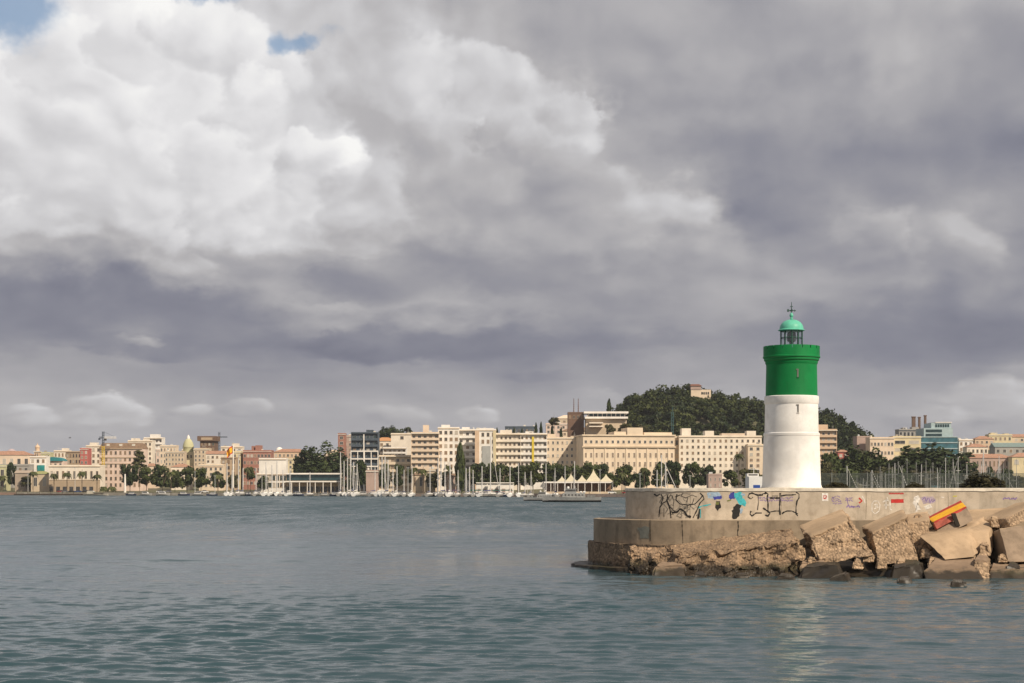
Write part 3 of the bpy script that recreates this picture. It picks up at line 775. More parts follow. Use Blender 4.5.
# third stripe of the flag, on the front face (left half only, worn away to the right)
def flag_stripe():
    mb = MB()
    A = [at(933.6, 524.0, 113.02), at(951.5, 515.4, 113.32), at(953.4, 520.6, 113.0), at(936.6, 529.6, 112.66)]
    nrm = Vector((0.1, -1, 0.3)).normalized() * 0.10
    n = 8; vs = []
    for i in range(n + 1):
        t = i / n
        top = A[0].lerp(A[1], t); bot = A[3].lerp(A[2], t)
        bot = top.lerp(bot, 1.0 - 0.25 * abs(mn.noise(Vector((t * 5, 0, 1)))))
        vs += [top + nrm, bot + nrm, top - nrm * 2, bot - nrm * 2]
    fs = []
    for i in range(n):
        a = 4 * i; b_ = a + 4
        fs += [(a, a+1, b_+1, b_), (a+2, b_+2, b_+3, a+3), (a, b_, b_+2, a+2), (a+1, a+3, b_+3, b_+1)]
    fs += [(0, 2, 3, 1), (4*n, 4*n+1, 4*n+3, 4*n+2)]
    mb.v = [tuple(v - fl.location) for v in vs]; mb.f = fs; mb.m = [0] * len(fs); mb.sm = [False] * len(fs)
    mb.build('painted_stripe', mat('faded_red_paint', (0.30, 0.075, 0.05), 0.8, 0.4, 3), fl)
flag_stripe()
hb('concrete_block', 'smooth pale slab leaning forward below the flag block', 'concrete block', [(919,536),(968,529),(975,557),(945,560)], [(934,526),(984,516)], (111.6,112.2,109.6,109.2), (115.6,115.8), [c_top, c_top], rough=(0.03,0.10), cell=0.16, seed=6, round_=0.05, group=GB)
hb('concrete_block', 'smooth upright block right of the leaning slab, beside a dark gap', 'concrete block', [(968,529),(989,532),(990,557),(973,560)], [(976,518),(996,519)], (112.2,112.2,110.8,110.6), (116.0,116.0), [c_top, c_top], rough=(0.03,0.12), cell=0.16, seed=7, round_=0.05, group=GB)
hb('concrete_block', 'tilted block high against the wall with a dark slot in its end', 'concrete block', [(1006,518),(1044,499),(1050,511),(1011,528)], [(978,521),(1016,502.5)], (113.2,114.0,113.2,112.6), (116.0,116.6), [c_top, c_brk], rough=(0.02,0.08), cell=0.14, seed=8, group=GB)
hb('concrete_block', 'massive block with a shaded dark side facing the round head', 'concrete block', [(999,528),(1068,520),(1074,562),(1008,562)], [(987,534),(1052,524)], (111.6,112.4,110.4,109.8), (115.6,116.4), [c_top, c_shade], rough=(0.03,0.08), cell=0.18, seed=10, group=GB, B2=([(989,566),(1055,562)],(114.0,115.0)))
hb('concrete_block', 'block behind the slabs wedged between wall and heap', 'concrete block', [(955,520),(1010,517),(1012,556),(955,556)], [(955,510),(1010,507)], (115.6,115.6,114.4,114.4), (118.6,118.6), [c_top, c_brk], rough=(0.05,0.10), cell=0.2, seed=15, group=GB)
# dark slot in the flag block and its neighbour: narrow lifting notches
for px, py, Y, own in ((955.6, 519.6, 112.86, fl),):
    mb = MB(); p = at(px, py, Y) - own.location
    ang = -0.35
    a = [(-0.13,-0.42),(0.16,-0.42),(0.10,0.44),(-0.19,0.40)]
    vs = [(p.x + x * 1.0 + z * -0.25, p.y - 0.10 + z * 0.2, p.z + z) for x, z in a] + [(p.x + x + z * -0.25, p.y + 0.05 + z * 0.2, p.z + z) for x, z in a]
    mb.add(vs, [(0,1,2,3),(7,6,5,4),(0,4,5,1),(1,5,6,2),(2,6,7,3),(3,7,4,0)]); mb.build('lifting_slot', dark, own)
# rocks along the waterline
GR = 'wet rocks along the foot of the heap'
hb('boulder', 'dark wet slab of rock below the pebbly tilted block', 'boulder', [(802,567),(838,564),(846,581),(798,579)], [(812,561),(836,560)], (108.6,107.6,105.6,107.2), (111,110.5), [c_wet, c_wet], rough=(0.20,0.38), cell=0.14, seed=21, bottom=-0.5, group=GR, round_=0.1)
hb('boulder', 'pointed dark rock standing farthest out in the water', 'boulder', [(829,578),(845,574),(850,586),(826,586)], [(836,575),(848,571)], (104,104,103,103), (105.6,105.6), [c_wet, c_wet], rough=(0.10,0.16), cell=0.12, seed=22, bottom=-0.5, group=GR, round_=0.15)
hb('boulder', 'flat tan rock lying between the dark wet slab and the broken mole skirt', 'boulder', [(800,562),(826,563),(830,575),(798,574)], [(804,558),(826,558)], (109.6,109.4,108.6,108.8), (111.6,111.6), [c_slab, c_slab], rough=(0.2,0.3), cell=0.13, seed=25, bottom=-0.4, group=GR, round_=0.12)
hb('boulder', 'black flat rock under the block with the cracked edge', 'boulder', [(892,567),(922,563),(926,581),(890,581)], [(895,560),(918,559)], (107.6,107.6,106.2,106), (110.4,110.4), [c_wet, c_wet], rough=(0.18,0.36), cell=0.14, seed=23, bottom=-0.5, group=GR, round_=0.1)
hb('boulder', 'broad tan slab sloping into the water below the leaning slab', 'boulder', [(924,570),(978,568),(986,584),(926,583)], [(934,557),(974,557)], (107.2,107.2,105.6,105.4), (110.2,110.2), [c_slab, c_slab], rough=(0.10,0.30), cell=0.15, seed=24, bottom=-0.5, group=GR, round_=0.08)
hb('boulder', 'lumpy boulder standing between two flat slabs at the waterline', 'boulder', [(973,560),(990,561),(992,578),(972,578)], [(976,554),(988,554)], (107.8,107.8,106.8,106.8), (109.6,109.6), [c_slab, c_brk], rough=(0.22,0.32), cell=0.12, seed=26, bottom=-0.4, group=GR, round_=0.15)
hb('boulder', 'long low slab lying before the massive block', 'boulder', [(988,569),(1058,570),(1064,583),(990,581)], [(992,563),(1054,564)], (107.6,107.6,106.4,106.4), (110.4,110.4), [c_slab, c_slab], rough=(0.12,0.32), cell=0.16, seed=27, bottom=-0.5, group=GR, round_=0.08)
rr = random.Random(11)
for i, (px, py, lab) in enumerate([(700, 578, 'small dark rock awash below the rubble mass, nearest the ragged ledge'), (742, 579, 'small dark rock awash below the middle of the rubble mass'), (786, 580, 'small dark rock awash below the thick end of the rubble mass'), (905, 583, 'small wet rock in the water before the black flat rock'), (958, 585, 'small wet rock in the water before the broad tan slab'), (640, 570, 'small wet rock at the end of the ragged ledge')]):
    w = rr.uniform(8, 13); Y = 5.8 * FPX / (py + 1 - HOR)
    hb('boulder', lab, 'boulder', [(px-w*.7,py-5),(px+w*.6,py-4),(px+w,py+3),(px-w,py+3)], [(px-w*.4,py-7),(px+w*.4,py-7)], (Y,Y,Y-.4,Y-.4), (Y+1.4,Y+1.4), [c_wet, c_wet], rough=(0.12,0.2), cell=0.12, seed=40+i, bottom=-0.4, group=GR, round_=0.12)
q_ = random.Random(31)
for i, px in enumerate((842, 856, 866, 877, 887, 920, 981, 1014, 705, 745)):
    w = q_.uniform(7, 13); py = q_.uniform(570, 577) - (3 if px < 800 else 0); Y = 5.8 * FPX / (py + 3 - HOR) ; h_ = q_.uniform(6, 13)
    t1, t2 = q_.uniform(-3, 3), q_.uniform(-3, 3)
    hb('boulder', 'brown wet rock in the broken row along the foot of the heap', 'boulder', [(px-w*.7,py-h_+t1),(px+w*.6,py-h_+t2),(px+w,py+3),(px-w*1.1,py+3)], [(px-w*.5+t2,py-h_-4),(px+w*.5+t1,py-h_-3)], (Y+.3,Y+.2,Y-.3,Y-.2), (Y+1.6,Y+1.5), [c_wet if i % 3 else c_slab] * 2, rough=(0.2,0.34), cell=0.12, seed=60+i, bottom=-0.4, group='rocks in the row along the foot of the heap', round_=0.16)
for i, (px, py, w, Y) in enumerate(((868,560,7,110.4),(882,566,6,109.6),(926,556,8,111),(934,562,7,110),(918,522,6,114.6),(946,524,5,114.4),(984,553,7,110.6),(995,525,6,113.6),(812,566,7,109.6),(800,556,6,111.4),(858,566,6,109.4),(902,566,7,109.2),(1003,560,6,109.8),(795,546,7,113.2))):
    h_ = q_.uniform(4, 8); t1, t2 = q_.uniform(-2, 2), q_.uniform(-2, 2)
    hb('boulder', 'small broken chunk of tan concrete wedged among the tilted blocks', 'boulder', [(px-w*.7,py-h_+t1),(px+w*.6,py-h_+t2),(px+w,py+4),(px-w,py+4)], [(px-w*.4,py-h_-3),(px+w*.5,py-h_-2)], (Y,Y,Y-.2,Y-.2), (Y+.9,Y+.9), [c_top if i % 2 else c_brk, c_brk], rough=(0.12,0.24), cell=0.09, seed=90+i, group='concrete chunks wedged among the blocks', round_=0.10)
# packed dark rubble under the blocks
mbk = MB()
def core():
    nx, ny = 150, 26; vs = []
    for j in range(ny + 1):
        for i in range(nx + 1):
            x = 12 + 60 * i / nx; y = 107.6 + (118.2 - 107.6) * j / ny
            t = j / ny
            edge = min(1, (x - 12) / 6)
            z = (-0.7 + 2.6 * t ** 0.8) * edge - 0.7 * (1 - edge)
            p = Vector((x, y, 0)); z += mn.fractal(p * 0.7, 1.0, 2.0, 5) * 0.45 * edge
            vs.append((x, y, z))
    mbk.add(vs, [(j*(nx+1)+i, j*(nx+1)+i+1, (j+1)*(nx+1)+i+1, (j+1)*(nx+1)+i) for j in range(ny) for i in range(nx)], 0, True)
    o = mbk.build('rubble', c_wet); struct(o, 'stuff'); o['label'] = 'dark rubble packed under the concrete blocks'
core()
del rr

# ------------------------------------------------------------------ lighthouse
def lighthouse():
    LX, LY, LZ = wx_(791.5, 123.0), 123.0, 5.70
    t = thing('lighthouse', 'round lighthouse, white below and green above, on the end of the mole', 'lighthouse', (LX, LY, LZ))
    sc = 123.0 / FPX
    H = lambda py: wz_(py, 123.0) - LZ
    W = lambda px: px * sc
    white = concrete('white_render', (0.82, 0.80, 0.765), lift=0.0015, streak=0.12, stain=(0.70, 0.66, 0.60))
    green = concrete('green_gloss_paint', (0.004, 0.20, 0.050), lift=0.001, streak=0.5, stain=(0.003, 0.15, 0.04))
    gb = green.node_tree.nodes['Principled BSDF']; gb.inputs['Roughness'].default_value = 0.55
    N = 72
    MB().lathe([(W(29.8), -0.02), (W(29.7), H(486.2)), (W(29.1), H(485)), (W(28.9), H(480)), (W(28.25), H(460)), (W(27.6), H(436.2)), (W(27.2), H(436))], N).build('lower_shaft', white, t)
    MB().lathe([(W(27.3), H(436.2)), (W(27.9), H(435.8)), (W(27.9), H(433.6)), (W(26.9), H(432.8))], N).build('string_course', white, t)
    MB().lathe([(W(26.7), H(433.6)), (W(26.2), H(405)), (W(26.2), H(404.2))], N).build('upper_shaft', white, t)
    MB().lathe([(W(26.3), H(404.6)), (W(27.0), H(403.6)), (W(27.0), H(396.8)), (W(26.0), H(396.2))], N).build('collar', white, t)
    MB().lathe([(W(25.7), H(396.6)), (W(25.1), H(366)), (W(25.2), H(364))], N).build('green_drum', green, t)
    MB().lathe([(W(25.2), H(365)), (W(26.0), H(363.4)), (W(26.0), H(361.8)), (W(27.3), H(360.6)), (W(27.3), H(358.9)), (W(28.4), H(358.0)), (W(28.4), H(356.8)), (W(27.6), H(356.0))], N).build('cornice', green, t)
    # gallery parapet with narrow slots cut in its rim
    mb = MB(); ro, ri = W(27.9), W(25.9); zb, zs, zt = H(357), H(349.6), H(346.6)
    n = 144; slots = 18
    vs = []
    for z, r in ((zb, ro), (zs, ro), (zt, ro), (zt, ri), (zs, ri), (H(355), ri)):
        for i in range(n):
            a = 2 * math.pi * (i + 0.5) / n; vs.append((r * math.cos(a), r * math.sin(a), z))
    fs = []
    def is_slot(i): return i % (n // slots) == 0
    for j in range(5):
        for i in range(n):
            if j in (1, 2, 3) and is_slot(i): continue
            k = (i + 1) % n; fs.append((j*n+i, j*n+k, (j+1)*n+k, (j+1)*n+i))
    for i in range(n):
        k = (i + 1) % n
        if is_slot(i):
            fs.append((n+i, n+k, 4*n+k, 4*n+i)); fs.append((n+i, 4*n+i, 3*n+i, 2*n+i)); fs.append((n+k, 2*n+k, 3*n+k, 4*n+k))
    mb.add(vs, fs); mb.build('gallery_parapet', green, t)
    MB().lathe([(W(26.4), H(356.6)), (W(26.4), H(354.8))], N).build('gallery_floor', mat('gallery_floor', (0.16, 0.16, 0.15), 0.9), t)
    # lantern
    lg = mat('lantern_green', (0.05, 0.20, 0.14), 0.5, 0.15, 4)
    lr = MB().lathe([(W(12.0), H(355)), (W(12.0), H(345.6)), (W(11.2), H(345))], 24).build('lantern_base', lg, t)
    fr = MB()
    for i in range(10):
        a = 2 * math.pi * (i + 0.3) / 10; r = W(11.0)
        fr.tube([(r*math.cos(a), r*math.sin(a), H(345.2)), (r*math.cos(a), r*math.sin(a), H(330.6))], 0.045, n=5)
    for z in (H(338), H(331.2)):
        fr.tube([(W(11.0)*math.cos(2*math.pi*i/24), W(11.0)*math.sin(2*math.pi*i/24), z) for i in range(25)], 0.03, n=5)
    fr.build('lantern_frame', mat('lantern_iron', (0.035, 0.10, 0.075), 0.5), t)
    g, nt, b = newmat('lantern_glass')
    nt.nodes.remove(b)
    o_ = nt.nodes['Material Output']; tr = nt.nodes.new('ShaderNodeBsdfTransparent'); gl = nt.nodes.new('ShaderNodeBsdfGlossy'); mx = nt.nodes.new('ShaderNodeMixShader')
    tr.inputs[0].default_value = (0.90, 0.93, 0.92, 1); gl.inputs['Roughness'].default_value = 0.03; mx.inputs[0].default_value = 0.10
    nt.links.new(tr.outputs[0], mx.inputs[1]); nt.links.new(gl.outputs[0], mx.inputs[2]); nt.links.new(mx.outputs[0], o_.inputs[0])
    MB().lathe([(W(10.7), H(345.2)), (W(10.7), H(330.8))], 24, cap=False, smooth=False).build('lantern_glass', g, t)
    lens = MB().lathe([(W(2.2), H(346)), (W(2.2), H(342)), (W(4.3), H(341.4)), (W(4.7), H(337)), (W(4.3), H(333)), (W(2.6), H(332.4)), (W(1.5), H(330.5))], 20)
    lens.build('lens', mat('lens_dark', (0.04, 0.055, 0.055), 0.25, spec=0.6), t)
    dome_g = mat('dome_green_paint', (0.12, 0.47, 0.33), 0.45, 0.12, 3)
    prof = [(W(11.4), H(331.2)), (W(13.2), H(330.6)), (W(13.2), H(330.0)), (W(11.8), H(329.2))]
    for i in range(1, 9):
        a = math.pi / 2 * i / 8
        prof.append((W(11.8) * math.cos(a) + W(0.9) * (i / 8), H(329.2) + (H(319.6) - H(329.2)) * math.sin(a)))
    dm = MB().lathe(prof, 40).build('dome', dome_g, t)
    MB().lathe([(W(0.9), H(320.2)), (W(1.7), H(318.6)), (W(1.0), H(317.6)), (W(1.9), H(316.2)), (W(2.0), H(315)), (W(1.2), H(313.6)), (W(0.5), H(312.6))], 16).build('finial', dome_g, dm)
    v = MB(); iron = mat('vane_iron', (0.05, 0.09, 0.08), 0.5)
    v.tube([(0,0,H(313)), (0,0,H(302))], 0.045, 0.02, n=5)
    v.tube([(-W(4.2),0,H(310.6)), (W(4.2),0,H(310.6))], 0.035, n=5); v.tube([(0,-W(4.2),H(310)), (0,W(4.2),H(310))], 0.035, n=5)
    v.add([(W(4.6),0,H(310.6)), (W(2.8),0,H(309.2)), (W(2.8),0.03,H(312)), (W(2.8),-0.03,H(312))], [(0,1,2),(0,3,1),(0,2,3),(1,3,2)])
    v.box(-W(4.4), -W(2.4), -0.02, 0.02, H(311.8), H(309.2)); v.box(-0.10, 0.10, -0.02, 0.02, H(311.4), H(310.0))
    v.tube([(-0.10,0,H(306.6)), (0.10,0,H(306.6))], 0.03, n=5)
    v.build('weather_vane', iron, dm)
    # slit windows with a lintel, one in the white shaft, one in the green drum
    for py, m2, r in ((410, mat('slit_frame', (0.52, 0.49, 0.45), 0.8), W(26.25)), (375, mat('slit_frame_green', (0.004, 0.09, 0.03), 0.6), W(25.25))):
        a = -math.pi / 2 + 0.115 - LX / LY * 0.2
        p = Vector((math.cos(a) * r, math.sin(a) * r, H(py)))
        w = MB()
        w.box(-0.05, 0.05, -0.03, 0.10, -0.26, 0.24, 0)
        w.box(-0.12, 0.06, -0.04, 0.10, 0.24, 0.32, 0); w.box(-0.09, 0.09, -0.05, 0.10, -0.32, -0.26, 1)
        w.build('slit_window', [mat('slit_shadow', (0.16, 0.15, 0.14), 0.9), m2], t, p)
    # base pads splashed with whitewash
    MB().lathe([(W(30.8), -0.05), (W(30.8), 0.05), (W(30.2), 0.08)], 40).build('plinth', c_cop, t)
lighthouse()

# ------------------------------------------------------------------ the land behind the harbour
def shore(px): return 1240 - 0.44 * min(max(px, -200), 640)
def row(px): return 1240 - 0.12 * min(max(px, -200), 640)   # where the street fronts stand
def hillh(x, y):
    g = lambda cx, cy, rx, ry, h: h * math.exp(-((x - cx) / rx) ** 2 - ((y - cy) / ry) ** 2)
    px = 512 + x / 1420 * FPX
    py = float(np.interp(px, PROF_X, PROF_Y))
    top = EYE + (HOR - py) / FPX * 1420
    z = 1.9 + max(0, top - 1.9) * math.exp(-((y - 1420) / (105 if y < 1420 else 260)) ** 2)
    z += g(-260, 1700, 160, 160, 20) + g(-420, 1650, 120, 150, 14)
    return max(1.9, z)
PROF_X = [430, 500, 545, 575, 600, 614, 622, 640, 690, 720, 760, 800, 830, 850, 868, 890, 915, 945, 975, 1040, 1120]
PROF_Y = [486, 470, 455, 445, 436, 426, 416, 405, 400, 407, 412, 420, 427, 435, 450, 472, 484, 470, 450, 447, 480]
def land():
    mb = MB(); vs = []; nx, ny = 150, 60
    def line(px): return shore(px) + 3
    rows = []
    for j in range(ny + 1):
        t = j / ny
        for i in range(nx + 1):
            px = -420 + 1900 * i / nx
            Y0 = line(px); Yt = Y0 + (3600 - Y0) * t ** 1.8
            x = (px - 512) / FPX * (Y0 + (Yt - Y0) * 0.9 if t else Y0)
            z = hillh(x, Yt) if j else 1.8
            vs.append((x, Yt, z))
    mb.add(vs, [(j*(nx+1)+i, j*(nx+1)+i+1, (j+1)*(nx+1)+i+1, (j+1)*(nx+1)+i) for j in range(ny) for i in range(nx)], 0, True)
    m = mat('city_earth', (0.20, 0.17, 0.12), 0.95, 0.3, 0.03, col2=(0.10, 0.11, 0.05))
    struct(mb.build('ground', m))
    # quay wall along the water's edge, in stretches of different stone
    for (a, b, name, col) in ((-420, 16, 'quay', (0.42, 0.27, 0.20)), (16, 340, 'quay', (0.40, 0.35, 0.28)), (340, 640, 'quay', (0.36, 0.27, 0.22)), (640, 1480, 'quay', (0.38, 0.33, 0.27))):
        q = MB(); n = 12; top = []; 
        P = []
        for i in range(n + 1):
            px = a + (b - a) * i / n; Y = shore(px); P.append(((px - 512) / FPX * Y, Y))
        for (x0, y0), (x1, y1) in zip(P[:-1], P[1:]):
            q.add([(x0,y0,-1.5),(x1,y1,-1.5),(x1,y1+6,-1.5),(x0,y0+6,-1.5),(x0,y0,1.83),(x1,y1,1.83),(x1,y1+6,1.83),(x0,y0+6,1.83)], [(4,5,6,7),(0,1,5,4),(3,7,6,2)])
        struct(q.build(name, mat('quay_stone_%d' % a, col, 0.9, 0.3, 0.25, bump=0.05, bscale=0.8)))
land()

# ------------------------------------------------------------------ buildings
WALLS = {
    'cream': (0.72, 0.585, 0.435), 'pale': (0.77, 0.68, 0.56), 'white': (0.8, 0.75, 0.68), 'pink': (0.68, 0.53, 0.44), 'peach': (0.72, 0.57, 0.43),
    'orange': (0.62, 0.45, 0.31), 'sand': (0.58, 0.465, 0.335), 'tan': (0.42, 0.32, 0.22), 'brick': (0.34, 0.165, 0.125), 'brown': (0.16, 0.10, 0.07),
    'red': (0.45, 0.13, 0.11), 'slate': (0.075, 0.095, 0.12), 'lime': (0.52, 0.50, 0.30), 'rose': (0.42, 0.31, 0.26), 'grey': (0.36, 0.34, 0.31),
    'yellow': (0.64, 0.54, 0.34), 'teal': (0.1, 0.25, 0.25), 'stone': (0.40, 0.32, 0.25),
}
def wall(k): return mat('wall_' + k, WALLS[k], 0.88, 0.13, 0.12)
glass = mat('window_glass', (0.060, 0.058, 0.058), 0.2, 0.5, 0.4, spec=0.5)
shade_glass = mat('tinted_glass', (0.02, 0.045, 0.05), 0.12, 0.4, 0.3, spec=0.6)
shutter = mat('wood_shutter', (0.24, 0.165, 0.11), 0.8, 0.3, 0.5)
blind = mat('pale_blind', (0.46, 0.42, 0.36), 0.8, 0.15, 0.5)
trim_w = mat('pale_trim', (0.68, 0.63, 0.54), 0.85, 0.1, 0.4)
tile_r = mat('clay_tile', (0.38, 0.215, 0.145), 0.9, 0.25, 0.7); tile_b = mat('brown_tile', (0.24, 0.16, 0.105), 0.9, 0.25, 0.6)
gravel = mat('roof_gravel', (0.36, 0.32, 0.27), 0.95, 0.2, 0.6)
slate_m = mat('dark_cladding', (0.06, 0.075, 0.095), 0.5, 0.2, 0.5)
steel = mat('painted_steel', (0.55, 0.55, 0.53), 0.5, 0.1, 1.0)
wood_dark = mat('dark_pile', (0.06, 0.045, 0.035), 0.9, 0.3, 0.8)

def window_mesh(w, h, m_pane, m_frame, sill=True):
    b = MB()
    b.box(-w/2, w/2, -0.03, 0.05, 0, h, 0)
    f = min(0.16, w * 0.14)
    b.box(-w/2 - f, -w/2, -0.10, 0.05, 0, h, 1); b.box(w/2, w/2 + f, -0.10, 0.05, 0, h, 1)
    b.box(-w/2 - f, w/2 + f, -0.12, 0.05, h, h + f, 1)
    if sill: b.box(-w/2 - f*1.6, w/2 + f*1.6, -0.22, 0.05, -f, 0, 1)
    b.box(-0.04, 0.04, -0.06, 0.04, 0, h, 1)
    return b.mesh('window', [m_pane, m_frame])

def building(label, x0, x1, yt, off, d=14, w='cream', rows=4, cols=5, yw=489, roof='flat', rz=0.0, name='building', cat='building', fw=0.42, fh=0.52,
             style='plain', pane=None, frame=None, boxes=(), chim=(), cornice=True, group=None, zb=None, skip=0.0, Y=None, bands=(), rcol=None):
    xm = (x0 + x1) / 2
    if Y is None: Y = (shore(xm) if off < 50 else row(xm)) + off
    W = (x1 - x0) / FPX * Y
    X = wx_(xm, Y); zt = wz_(yt, Y)
    if zb is None: zb = min(hillh(X - W/2, Y), hillh(X + W/2, Y), hillh(X, Y + d)) - 0.4
    Ht = zt - zb
    t = thing(name, label, cat, (X, Y, zb), R(rz), group)
    hw = W / 2
    wm = wall(w)
    q = random.Random(label)
    pane = pane or glass; frame = frame or (trim_w if w not in ('white', 'pale') else wall('sand'))
    fy = 0.0
    if style == 'balcony': fy = 1.5
    b = MB(); b.box(-hw, hw, fy, d, 0, Ht); b.build('wall', wm, t)
    zlo = wz_(yw, Y) - zb
    rp = Ht
    if roof in ('flat',):
        rb = MB(); rb.box(-hw - 0.1, hw + 0.1, -0.12, 0.25, Ht - 0.3, Ht + 0.75); rb.box(-hw - 0.1, -hw + 0.25, 0.25, d + 0.1, Ht - 0.3, Ht + 0.75)
        rb.box(hw - 0.25, hw + 0.1, 0.25, d + 0.1, Ht - 0.3, Ht + 0.75); rb.box(-hw + 0.25, hw - 0.25, d - 0.15, d + 0.1, Ht - 0.3, Ht + 0.75)
        if fy: rb.box(-hw, hw, 0.25, fy + 0.3, Ht - 0.35, Ht - 0.05)
        rb.build('parapet', wm, t)
        MB().box(-hw + 0.25, hw - 0.25, fy + 0.3, d - 0.15, Ht + 0.004, Ht + 0.06).build('roof', gravel, t)
        if cornice:
            MB().box(-hw - 0.45, hw + 0.45, -0.5, -0.12, Ht - 0.55, Ht - 0.15).build('cornice', frame, t)
    elif roof in ('gable', 'hip'):
        rh = min(W, d) * 0.22; e = 0.5; rb = MB(); ins = 0.0 if roof == 'gable' else min(hw * 0.8, d * 0.5)
        rb.add([(-hw-e,-e,Ht),(hw+e,-e,Ht),(hw+e,d+e,Ht),(-hw-e,d+e,Ht),(-hw-e+ins,d/2,Ht+rh),(hw+e-ins,d/2,Ht+rh)], [(0,1,5,4),(2,3,4,5),(1,2,5),(3,0,4),(3,2,1,0)])
        rb.build('roof', rcol or tile_r, t); rp = Ht + rh * 0.5
    elif roof == 'mansard':
        rh = 4.2; i_ = 1.6; rb = MB()
        rb.add([(-hw-.3,-.3,Ht),(hw+.3,-.3,Ht),(hw+.3,d+.3,Ht),(-hw-.3,d+.3,Ht),(-hw+i_,i_,Ht+rh),(hw-i_,i_,Ht+rh),(hw-i_,d-i_,Ht+rh),(-hw+i_,d-i_,Ht+rh)], [(0,1,5,4),(1,2,6,5),(2,3,7,6),(3,0,4,7),(4,5,6,7),(3,2,1,0)])
        rb.build('roof', rcol or tile_b, t); rp = Ht + rh
        MB().box(-hw - 0.6, hw + 0.6, -0.7, -0.31, Ht - 0.5, Ht + 0.1).build('cornice', frame, t)
    for f0, f1, hb_ in boxes:
        MB().box(-hw + f0 * W, -hw + f1 * W, d * 0.2, d * 0.75, Ht - 0.2, Ht + hb_).build('stair_house', wm, t)
    for f0, hb_ in chim:
        MB().box(-hw + f0 * W - 0.4, -hw + f0 * W + 0.4, d * 0.35, d * 0.35 + 0.9, rp - 0.8, rp + hb_).build('chimney', wall('tan'), t)
    if roof == 'flat' and W > 6:
        for k in range(q.randint(1, 3)):
            xx = q.uniform(-hw * .8, hw * .8); yy = d * q.uniform(.15, .5)
            kind = q.random()
            if kind < .45:
                m_ = MB(); m_.tube([(xx, yy, Ht), (xx, yy, Ht + q.uniform(2.5, 5))], .07, n=4); m_.box(xx - .9, xx + .9, yy - .03, yy + .03, Ht + 2.3, Ht + 2.38); m_.build('antenna', steel, t)
            elif kind < .8: MB().box(xx - 1, xx + 1, yy, yy + 1.4, Ht + .05, Ht + q.uniform(1.2, 2.2)).build('roof_box', q.choice((gravel, trim_w, steel)), t)
            else: MB().lathe([(.8, Ht + .06), (.8, Ht + 1.8), (.3, Ht + 2.1)], 10, cx=xx, cy=yy).build('water_tank', q.choice((trim_w, steel)), t)
    if rows and cols:
        px_ = W / cols; pz = (Ht - 0.7 - zlo) / rows
        if style in ('plain',):
            mes = [window_mesh(px_ * fw, pz * fh, p_, frame) for p_ in (pane, shutter, blind)]
            for r_ in range(rows):
                for c_ in range(cols):
                    if skip and q.random() < skip: continue
                    link('window', mes[q.choices((0, 1, 2), (6, 3, 2))[0]], t, (-hw + px_ * (c_ + 0.5), fy, zlo + pz * r_ + pz * 0.22))
        elif style == 'balcony':
            # every floor: a slab with a solid parapet standing proud of the glazed wall
            bm_ = MB(); bm_.box(-hw + 0.02, hw - 0.02, 0.0, fy, -0.25, 0.0); bm_.box(-hw + 0.02, hw - 0.02, 0.0, 0.16, 0.0, 1.05 * pz / 3.2)
            for xx in (-hw + 0.02, hw - 0.2): bm_.box(xx, xx + 0.18, 0.16, fy, 0.0, 1.05 * pz / 3.2)
            bme = bm_.mesh('balcony', wm)
            wms = [window_mesh(px_ * fw, pz * 0.72, p_, frame, False) for p_ in (pane, shutter, blind)]
            for r_ in range(rows):
                z = zlo + pz * r_
                link('balcony', bme, t, (0, 0, z))
                for c_ in range(cols):
                    if skip and q.random() < skip: continue
                    link('window', wms[q.choices((0, 1, 2), (6, 2, 3))[0]], t, (-hw + px_ * (c_ + 0.5), fy, z + 0.02))
            for xx in (-hw, hw - 0.35):
                MB().box(xx, xx + 0.35, 0.02, fy, 0, Ht - 0.36).build('side_wall', wm, t)
        elif style == 'ribbon':
            b2 = MB(); b2.box(-W * 0.46, W * 0.46, -0.05, 0.05, 0, pz * fh, 0)
            n = max(3, int(W / 2.2))
            for i in range(n + 1):
                xx = -W * 0.46 + W * 0.92 * i / n; b2.box(xx - 0.05, xx + 0.05, -0.10, 0.05, 0, pz * fh, 1)
            b2.box(-W * 0.48, W * 0.48, -0.5, 0.05, pz * fh, pz * fh + 0.2, 1)
            me = b2.mesh('window_band', [pane, frame])
            for r_ in range(rows): link('window_band', me, t, (0, fy, zlo + pz * r_ + pz * 0.25))
    for zpx, th_, col in bands:
        z = wz_(zpx, Y) - zb
        MB().box(-hw - 0.15, hw + 0.15, fy - 0.3, fy + 0.02, z - th_ / 2, z + th_ / 2).build('string_course', wall(col) if isinstance(col, str) else col, t)
    t['_w'] = W
    return t, W, Ht, Y, zb
B = building
AB = dict(name='apartment_building', cat='apartment building')
HS = dict(name='house', cat='house')

